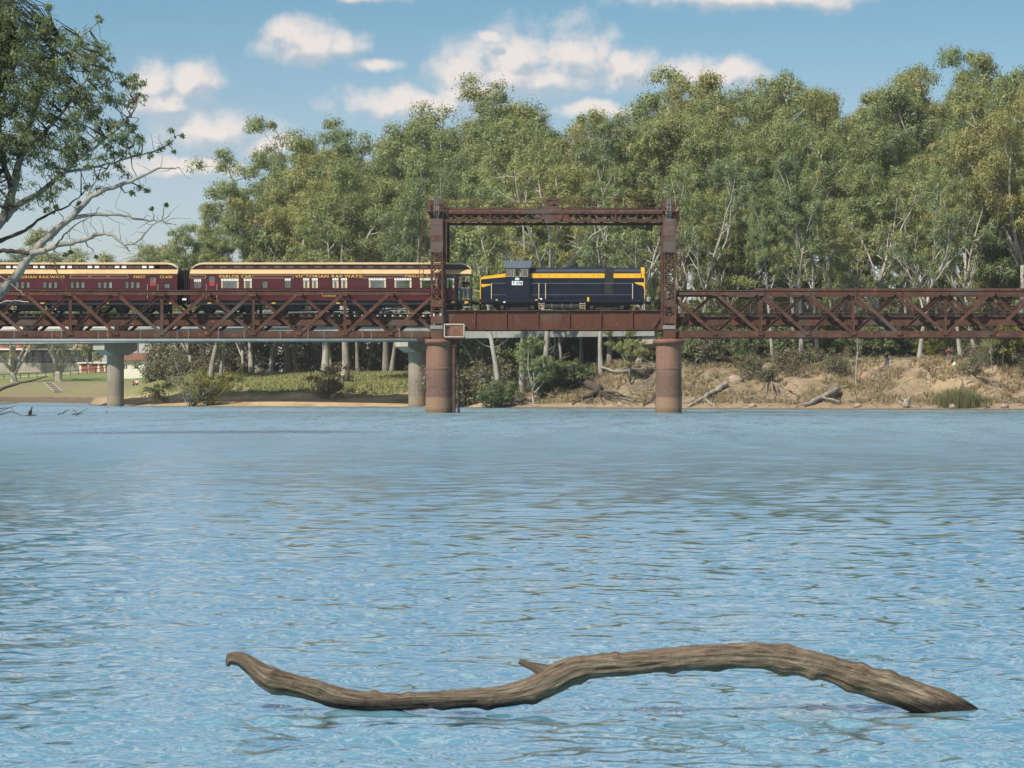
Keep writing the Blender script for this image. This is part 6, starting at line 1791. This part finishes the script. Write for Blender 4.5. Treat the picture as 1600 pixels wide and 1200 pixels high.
# ================================================================== PEOPLE
def cloth(name, c): return simple(name, c, 0.85, 0.15, 6.0)
M['skin'] = cloth('skin', (0.52, 0.31, 0.21)); M['hair_dark'] = cloth('dark_hair', (0.02, 0.015, 0.012)); M['hair_grey'] = cloth('grey_hair', (0.35, 0.33, 0.30))
def person(label, loc, face, pose, shirt, pants, hair='hair_dark', shorts=False, h=1.74, sleeves=False):
    """one continuous skinned body; face = heading angle (0 faces -Y, the camera)"""
    k = h / 1.74
    J = {'pel': (0, 0, 0.95), 'wst': (0, 0, 1.10), 'cst': (0, 0, 1.32), 'nck': (0, 0, 1.49), 'hd0': (0, -0.02, 1.56), 'hd1': (0, -0.03, 1.66), 'hd2': (0, -0.01, 1.74), 'nose': (0, -0.13, 1.62)}
    R_ = {'pel': (0.165, 0.12), 'wst': (0.145, 0.105), 'cst': (0.17, 0.115), 'nck': (0.06, 0.06), 'hd0': (0.07, 0.085), 'hd1': (0.085, 0.10), 'hd2': (0.05, 0.055), 'nose': (0.014, 0.014)}
    E = [('pel', 'wst'), ('wst', 'cst'), ('cst', 'nck'), ('nck', 'hd0'), ('hd0', 'hd1'), ('hd1', 'hd2'), ('hd0', 'nose')]
    for s, n in ((-1, 'l'), (1, 'r')):
        if pose == 'sit':
            hp, kn, an, to = (s * 0.10, -0.03, 0.22), (s * 0.16, -0.42, 0.50), (s * 0.14, -0.62, 0.08), (s * 0.15, -0.80, 0.04)
        else:
            hp, kn, an, to = (s * 0.10, 0, 0.88), (s * 0.115, -0.02, 0.49), (s * 0.13, 0.02, 0.09), (s * 0.15, -0.15, 0.035)
        if pose == 'camera': sh, el_, wr, hd = (s * 0.20, 0, 1.42), (s * 0.33, -0.14, 1.22), (s * 0.12, -0.28, 1.52), (s * 0.06, -0.29, 1.59)
        elif pose == 'sit': sh, el_, wr, hd = (s * 0.20, 0, 1.42), (s * 0.28, -0.14, 1.14), (s * 0.16, -0.36, 1.10), (s * 0.14, -0.44, 1.09)
        elif pose == 'rail': sh, el_, wr, hd = (s * 0.20, 0, 1.42), (s * 0.28, -0.06, 1.15), (s * 0.22, -0.28, 1.05), (s * 0.20, -0.36, 1.04)
        else: sh, el_, wr, hd = (s * 0.20, 0, 1.42), (s * 0.27, 0.03, 1.14), (s * 0.26, -0.06, 0.90), (s * 0.26, -0.09, 0.80)
        for nm, p, r in (('hp', hp, (0.10, 0.10)), ('kn', kn, (0.068, 0.068)), ('an', an, (0.045, 0.05)), ('to', to, (0.042, 0.03)), ('sh', sh, (0.068, 0.068)), ('el', el_, (0.046, 0.046)), ('wr', wr, (0.034, 0.034)), ('hn', hd, (0.042, 0.025))):
            J[nm + n] = p; R_[nm + n] = r
        E += [('pel', 'hp' + n), ('hp' + n, 'kn' + n), ('kn' + n, 'an' + n), ('an' + n, 'to' + n), ('cst', 'sh' + n), ('sh' + n, 'el' + n), ('el' + n, 'wr' + n), ('wr' + n, 'hn' + n)]
        for fi in range(4):     # fingers and thumb
            J['f%d' % fi + n] = (hd[0] + (fi - 1.5) * 0.018, hd[1] - 0.03, hd[2] - 0.055 + 0.006 * abs(fi - 1)); R_['f%d' % fi + n] = (0.009, 0.009)
            E.append(('hn' + n, 'f%d' % fi + n))
        J['th' + n] = (wr[0] - s * 0.04, wr[1] - 0.03, wr[2] - 0.03 if pose != 'camera' else wr[2] + 0.03); R_['th' + n] = (0.010, 0.010); E.append(('wr' + n, 'th' + n))
    if pose == 'sit':
        dz = -0.73
        for kk in list(J):
            if kk[:2] in ('pe', 'ws', 'cs', 'nc', 'hd', 'no', 'sh', 'el', 'wr', 'hn', 'th') or kk[0] == 'f': J[kk] = (J[kk][0], J[kk][1], J[kk][2] + dz)
    names = list(J)
    me = bpy.data.meshes.new('person')
    me.from_pydata([tuple(c * k for c in J[n]) for n in names], [(names.index(a), names.index(b)) for a, b in E], [])
    o = bpy.data.objects.new('person_tmp', me); COL.objects.link(o)
    o.modifiers.new('s', 'SKIN').use_smooth_shade = True
    for i, n in enumerate(names):
        sv = me.skin_vertices[0].data[i]; sv.radius = (R_[n][0] * k, R_[n][1] * k); sv.use_root = (n == 'pel')
    o.modifiers.new('u', 'SUBSURF').render_levels = 1
    o.modifiers['u'].levels = 1
    dg = bpy.context.evaluated_depsgraph_get()
    out = bpy.data.meshes.new_from_object(o.evaluated_get(dg))
    bpy.data.objects.remove(o, do_unlink=True)
    out.name = 'person'
    out.materials.clear()
    for m_ in (M['skin'], shirt, pants, M[hair]): out.materials.append(m_)
    hz = J['hd0'][2] * k; cz = J['cst'][2] * k; pz = J['pel'][2] * k
    for p_ in out.polygons:
        c = p_.center; mi = 0
        if c.z > hz + 0.075 * k or (c.z > hz - 0.02 and c.y > 0.02 * k): mi = 3
        elif c.z > cz + 0.15 * k: mi = 0
        elif pose == 'sit' and (c.y < -0.2 * k and c.z < 0.55 * k and abs(c.x) < 0.3 and c.z < pz + 0.34 * k and not (c.z > 0.3 * k and c.y < -0.3 * k and c.z > pz + 0.12)): mi = 2
        elif c.z > pz + 0.05 * k:
            arm = abs(c.x) > 0.235 * k or c.y < -0.14 * k
            mi = 0 if (arm and not sleeves and c.z < cz + 0.02) or (c.y < -0.24 * k) else 1
        elif abs(c.x) > 0.205 * k and pose != 'sit': mi = 0
        elif shorts and c.z < 0.50 * k: mi = 0 if c.z > 0.10 * k else 3
        else: mi = 2 if c.z > 0.07 * k or pose == 'sit' else 3
        p_.material_index = mi
    ob = link(out, 'person', None, loc, (0, 0, face))
    return props(ob, label, 'person')
C_ = {n: cloth(n, c) for n, c in dict(red_shirt=(0.23, 0.015, 0.02), grey_shorts=(0.14, 0.14, 0.15), dark_jacket=(0.012, 0.014, 0.02), blue_jeans=(0.025, 0.045, 0.09), pink_shirt=(0.62, 0.33, 0.34), white_shirt=(0.62, 0.62, 0.6), navy_coat=(0.01, 0.013, 0.022), teal_skirt=(0.03, 0.09, 0.10)).items()}
p = hit(1386, 575)
person('person in dark jacket and jeans standing on the bank, raising a camera', (p.x, p.y, p.z), 0.25, 'camera', C_['dark_jacket'], C_['blue_jeans'], sleeves=True)
def camera_prop(p, fa, lb):
    d = Vector((math.sin(fa), -math.cos(fa), 0)); c = Vector(p) + d * 0.36 + Vector((0, 0, 1.58))
    T = thing('held_camera', lb, 'camera', c)
    MB().box(c.x - 0.08, c.x + 0.08, c.y - 0.04, c.y + 0.04, c.z - 0.05, c.z + 0.05).build('camera_body', M['plate_black'], T)
    MB().cyl((c.x, c.y - 0.16, c.z), 0.04, 0.12, 12, 'y').build('lens', M['plate_black'], T)
camera_prop(p, 0.0, 'small dark camera held up by the person in dark clothes')
p = hit(1483, 571)
person('person in red shirt and grey shorts on the bank edge, hands raised', (p.x, p.y, p.z), -0.2, 'camera', C_['red_shirt'], C_['grey_shorts'], 'hair_grey', True)
camera_prop(p, 0.0, 'small dark camera held up by the person in the red shirt')
p = hit(1491, 571)
bag = MB(); bag.tube([(p.x, p.y - 0.2, p.z - 0.03), (p.x, p.y - 0.2, p.z + 0.1), (p.x + 0.03, p.y - 0.2, p.z + 0.28), (p.x + 0.02, p.y - 0.2, p.z + 0.36)], [0.13, 0.16, 0.10, 0.03], 10)
props(bag.build('white_bag', M['white'], None, p), 'white bag on the ground beside the person in the red shirt', 'bag')
p = hit(208, 603)
person('person in dark red top sitting on the grass left of the sandbank shrubs', (p.x, p.y, p.z), 0.3, 'sit', C_['red_shirt'], C_['blue_jeans'], h=1.7)
p = hit(214, 603)
person('person in pale top sitting on the grass beside the one in dark red', (p.x, p.y, p.z), -0.2, 'sit', C_['white_shirt'], C_['dark_jacket'], h=1.75)
px_ = lambda x: TX(x)
person('passenger in a pink shirt at the near rail of the parlor car platform', (px_(716.8), YS + 0.45, FLOOR + 0.05), 0.2, 'rail', C_['pink_shirt'], C_['teal_skirt'], h=1.72)
person('passenger in a dark coat in the middle of the parlor car platform', (px_(723.5), YS + 0.75, FLOOR + 0.05), 0.5, 'rail', C_['navy_coat'], C_['navy_coat'], h=1.78, sleeves=True)
person('passenger in dark clothes at the end of the parlor car platform', (px_(730), YS + 0.55, FLOOR + 0.05), -0.4, 'rail', C_['dark_jacket'], C_['blue_jeans'], 'hair_grey', h=1.75, sleeves=True)
person('driver in dark jacket at the open locomotive cab window', (LX(809.5), Yn + 0.42, LZ(465) - 0.0), 0.1, 'rail', C_['navy_coat'], C_['navy_coat'], 'hair_grey', h=1.78, sleeves=True)

# ================================================================== CORMORANT AND SNAGS IN THE WATER
YW = 224.0
T = thing('river_snag', 'dark dead branches poking out of the water at the left edge under the bird', 'snag', P(10, 650, YW))
def snag(pts, r0, r1, par, nm='branch'):
    q = [Vector((PX(x, YW), YW + dy, PZ(y, YW))) for (x, y, dy) in pts]; n = len(q)
    MB().tube(q, [r0 + (r1 - r0) * i / (n - 1) for i in range(n)], 6).build(nm, M['bark_dark'], par, smooth=True)
for pts, r in [([(-60, 658, 0), (0, 653, 0), (25, 652, 0), (42, 649.5, 0), (54, 648, 0), (62, 652, 0)], 0.10), ([(-40, 655, 1), (0, 647, 1), (12, 643, 1), (22, 646, 1), (30, 650, 1)], 0.06), ([(-30, 650, 0.5), (0, 638, 0.5), (14, 637, 0.5), (22, 634, 0.5)], 0.05), ([(-20, 655, 0), (0, 643, 0), (16, 636.5, 0), (24, 645, 0), (28, 647, 0)], 0.04), ([(-30, 632, 2), (0, 631, 2), (12, 630, 2), (20, 629.5, 2)], 0.04), ([(30, 652, 0), (46, 651, -0.5), (58, 649, -0.5), (61, 651, -0.5)], 0.04)]:
    snag(pts, r, 0.015, T)
T = thing('river_snag', 'thin dead twigs breaking the water left of the lone concrete pier', 'snag', P(115, 648, YW))
for pts in [[(90, 648, 0), (95, 645.5, 0), (99, 647, 0)], [(98, 647, 0), (102, 642, 0), (107, 640, 0), (110, 640.5, 0)], [(114, 640, 0), (118, 643.5, 0), (121, 641, 0)], [(112, 647.5, 0), (122, 646, 0), (130, 642, 0), (137, 638.5, 0)], [(118, 649, 0), (126, 646, 0), (130, 647, 0)], [(166, 642, 0), (168, 647, 0)]]:
    snag(pts, 0.045, 0.012, T)
def bird():
    b = P(46, 649.3, YW); s = YW / FPX
    T = thing('cormorant', 'black cormorant perched upright on the snag at the left edge', 'bird', b)
    pr = [((-0.6, 0.6), 0.03), ((0.4, 2.2), 1.7), ((0.9, 4.6), 2.3), ((1.7, 7.0), 2.0), ((2.5, 8.8), 1.2), ((3.2, 10.2), 0.75), ((3.5, 11.6), 0.75), ((4.0, 12.4), 0.85), ((4.5, 12.6), 0.6), ((5.6, 12.8), 0.15)]
    pts = [b + Vector((q[0] * s, 0, q[1] * s)) for q, r in pr]
    MB().tube(pts, [max(r * 1.35, 0.05) * s for q, r in pr], 12).build('body', M['plate_black'], T, smooth=True)
    MB().prism([(b.x - 0.2 * s, b.z + 2.6 * s), (b.x + 0.9 * s, b.z + 2.0 * s), (b.x - 0.4 * s, b.z - 1.6 * s), (b.x - 1.3 * s, b.z - 1.2 * s)], b.y - 0.03, b.y + 0.03).build('tail', M['plate_black'], T)
    for dy in (-0.06, 0.06): MB().tube([b + Vector((0.9 * s, dy, 2.6 * s)), b + Vector((0.7 * s, dy, 0.9 * s)), b + Vector((0.8 * s, dy, 0))], [0.03, 0.018, 0.02], 6).build('leg', M['plate_black'], T)
    for dy in (-0.1, 0.1): MB().tube([b + Vector((1.9 * s, dy, 7.4 * s)), b + Vector((0.6 * s, dy * 1.15, 4.6 * s)), b + Vector((-0.4 * s, dy, 1.6 * s))], [0.035, 0.055, 0.01], 8).build('wing', M['loco_grille'], T, smooth=True)
bird()

# ================================================================== LEFT BANK: PATH, FENCE, STEPS, BUILDINGS
M['path'] = simple('pale_path_gravel', (0.42, 0.35, 0.27), 0.95, 0.12, 0.5)
M['brick'] = simple('red_brick', (0.27, 0.09, 0.05), 0.9, 0.25, 3.0)
M['roof_tile'] = simple('terracotta_roof', (0.30, 0.085, 0.045), 0.85, 0.25, 1.5)
M['render'] = simple('cream_render', (0.68, 0.64, 0.54), 0.9, 0.08, 0.6)
def drape(name, img_pts, w, m, lift=0.03, kind='structure'):
    pts = [hit(x, y) for x, y in img_pts]; mb = MB(); fine = []
    for a, b in zip(pts[:-1], pts[1:]):
        for k in range(8): fine.append(a.lerp(b, k / 8))
    fine.append(pts[-1])
    vs = []; fs = []
    for i, p_ in enumerate(fine):
        d = fine[min(i + 1, len(fine) - 1)] - fine[max(i - 1, 0)]; d.z = 0; d.normalize(); n_ = Vector((-d.y, d.x, 0))
        for e in (-w / 2, w / 2):
            q = p_ + n_ * e; vs.append((q.x, q.y, gz(q.x, q.y) + lift))
    fs = [(2 * i, 2 * i + 1, 2 * i + 3, 2 * i + 2) for i in range(len(fine) - 1)]
    return props(mb.add(vs, fs).build(name, m), kind=kind)
drape('river_path', [(-40, 592), (20, 590), (90, 585), (130, 582), (170, 578.5), (215, 577)], 3.0, M['path'])
T = thing('path_fence', 'low dark post and rail fence along the riverside path', 'fence', hit(80, 587))
post = MB(); post.box(-0.07, 0.07, -0.07, 0.07, -0.2, 1.05); post = post.mesh('post', M['timber'])
prev = None
for k in range(17):
    x = -20 + 13.0 * k; y = float(np.interp(x, [-40, 20, 90, 130, 170, 215], [594, 592, 588, 585, 580.5, 579]))
    q = hit(x, y); link(post, 'post', T, q)
    if prev is not None: MB().bar(prev + Vector((0, 0, 0.95)), q + Vector((0, 0, 0.95)), 0.16, 0.12, (0, 0, 1)).build('rail', M['timber'], T)
    prev = q
a, b = hit(75, 599), hit(91, 613)
T = thing('bank_steps', 'timber-edged steps running down the grass bank at the left', 'steps', b)
for k in range(12):
    q = a.lerp(b, k / 11); q.z = gz(q.x, q.y)
    MB().box(q.x - 0.7, q.x + 0.7, q.y - 0.2, q.y + 0.2, q.z - 0.1, q.z + 0.12).build('tread', M['timber'] if k % 2 else M['concrete'], T)
for e in (-0.8, 0.8): MB().bar(a + Vector((e, 0, 0.15)), b + Vector((e, 0, 0.15)), 0.12, 0.25).build('side_board', M['concrete'], T)
def bld(x0, x1, ybot, yeave, Y): return PX(x0, Y), PX(x1, Y), PZ(ybot, Y), PZ(yeave, Y)
Y = 770.0
x0, x1, z0, z1 = bld(-40, 131, 577, 547, Y)
T = thing('clubhouse', 'dark-glazed building with white eaves and red roof behind the lawn at the left', 'building', ((x0 + x1) / 2, Y, z0))
MB().box(x0, x1, Y, Y + 12, z0 - 2, z1).build('wall', M['rust_grey'], T)
MB().box(x0 - 0.8, x1 + 0.8, Y - 2.0, Y + 13, z1, z1 + 0.35).build('eave_fascia', M['white'], T)
MB().prism([(Y - 2.0, z1 + 0.352), (Y + 13, z1 + 0.352), (Y + 8, z1 + 2.6), (Y + 3, z1 + 2.6)], x0 - 0.8, x1 + 0.8, 'x').build('roof', M['roof_tile'], T)
MB().box(x0, x1, Y - 2.4, Y - 0.1, z0 - 2, PZ(567, Y)).build('terrace_wall', M['concrete'], T)
n = 11
for i in range(n):
    xa = x0 + 0.6 + (x1 - x0 - 1.2) * i / n; xb = x0 + 0.6 + (x1 - x0 - 1.2) * (i + 1) / n - 0.35
    W_ = MB().box(xa, xb, Y - 0.06, Y - 0.005, PZ(566, Y), z1 - 0.25).build('window', M['plate_black'], T)
    MB().box(xa + 0.12, xb - 0.12, Y - 0.075, Y - 0.062, PZ(565.4, Y), z1 - 0.4).build('pane', M['dark_glass'], W_)
rl = MB()
for zz in (PZ(559.5, Y), PZ(563, Y)): rl.box(x0, x1, Y - 2.3, Y - 2.2, zz, zz + 0.1)
for i in range(20): rl.box(x0 + (x1 - x0) * i / 19 - 0.05, x0 + (x1 - x0) * i / 19 + 0.05, Y - 2.32, Y - 2.18, PZ(567, Y), PZ(559.3, Y))
rl.build('balustrade', M['steel_pipe'], T)
Y = 740.0
x0, x1, z0, z1 = bld(124, 166, 576.5, 568, Y)
T = thing('brick_wall_hut', 'low red brick building with cream corners left of the lone concrete pier', 'building', ((x0 + x1) / 2, Y, z0))
MB().box(x0, x1, Y, Y + 5, z0 - 2, z1).build('wall', M['brick'], T)
for x in (125.5, 154, 163): MB().box(PX(x - 1.6, Y), PX(x + 1.6, Y), Y - 0.06, Y - 0.01, z0 - 2, z1 + 0.003).build('pilaster', M['render'], T)
MB().box(x0 - 0.4, x1 + 0.4, Y - 0.5, Y + 5.4, z1 + 0.006, z1 + 0.3).build('roof_slab', M['render'], T)
W_ = MB().box(PX(136, Y), PX(141, Y), Y - 0.05, Y - 0.01, PZ(573, Y), PZ(569.6, Y)).build('window', M['dark_glass'], T)
Y = 640.0
x0, x1, z0, z1 = bld(190, 246, 580, 563, Y)
T = thing('cream_house', 'cream rendered house with dark windows right of the lone concrete pier', 'building', ((x0 + x1) / 2, Y, z0))
mb = MB(); xs_ = [(193, 199, 576.5, 570), (211, 216, 576.5, 570.5), (226, 240, 576, 569)]
wall_open(mb, x0, x1, z0 - 1.5, z1, Y, Y + 0.25, [(PX(a, Y), PX(b, Y), PZ(c, Y), PZ(d, Y)) for a, b, c, d in xs_])
mb.build('wall', M['render'], T)
MB().box(x0, x1, Y + 0.26, Y + 8, z0 - 1.5, z1).build('house_core', M['render'], T)
for a, b, c, d in xs_:
    W_ = MB().box(PX(a, Y), PX(b, Y), Y + 0.12, Y + 0.2, PZ(c, Y), PZ(d, Y)).build('window', M['dark_glass'], T)
    MB().box((PX(a, Y) + PX(b, Y)) / 2 - 0.05, (PX(a, Y) + PX(b, Y)) / 2 + 0.05, Y + 0.08, Y + 0.118, PZ(c, Y), PZ(d, Y)).build('mullion', M['white'], W_)
MB().prism([(Y - 0.7, z1 + 0.003), (Y + 8.7, z1 + 0.003), (Y + 4, z1 + 1.5)], x0 - 0.6, x1 + 0.6, 'x').build('roof', M['pier_cap'], T)

# ================================================================== AIR
def haze():
    m = bpy.data.materials.new('haze'); m.use_nodes = True
    t = m.node_tree; t.nodes.clear()
    o = t.nodes.new('ShaderNodeOutputMaterial'); v = t.nodes.new('ShaderNodeVolumePrincipled')
    v.inputs['Color'].default_value = (0.88, 0.93, 0.97, 1)
    v.inputs['Density'].default_value = 0.00009
    t.links.new(v.outputs[0], o.inputs['Volume'])
    ob = MB().box(-960, 960, -70, 1250, -4, 75).build('haze', m)
    props(ob, 'thin haze in the air over the river', 'haze', kind='stuff')
haze()
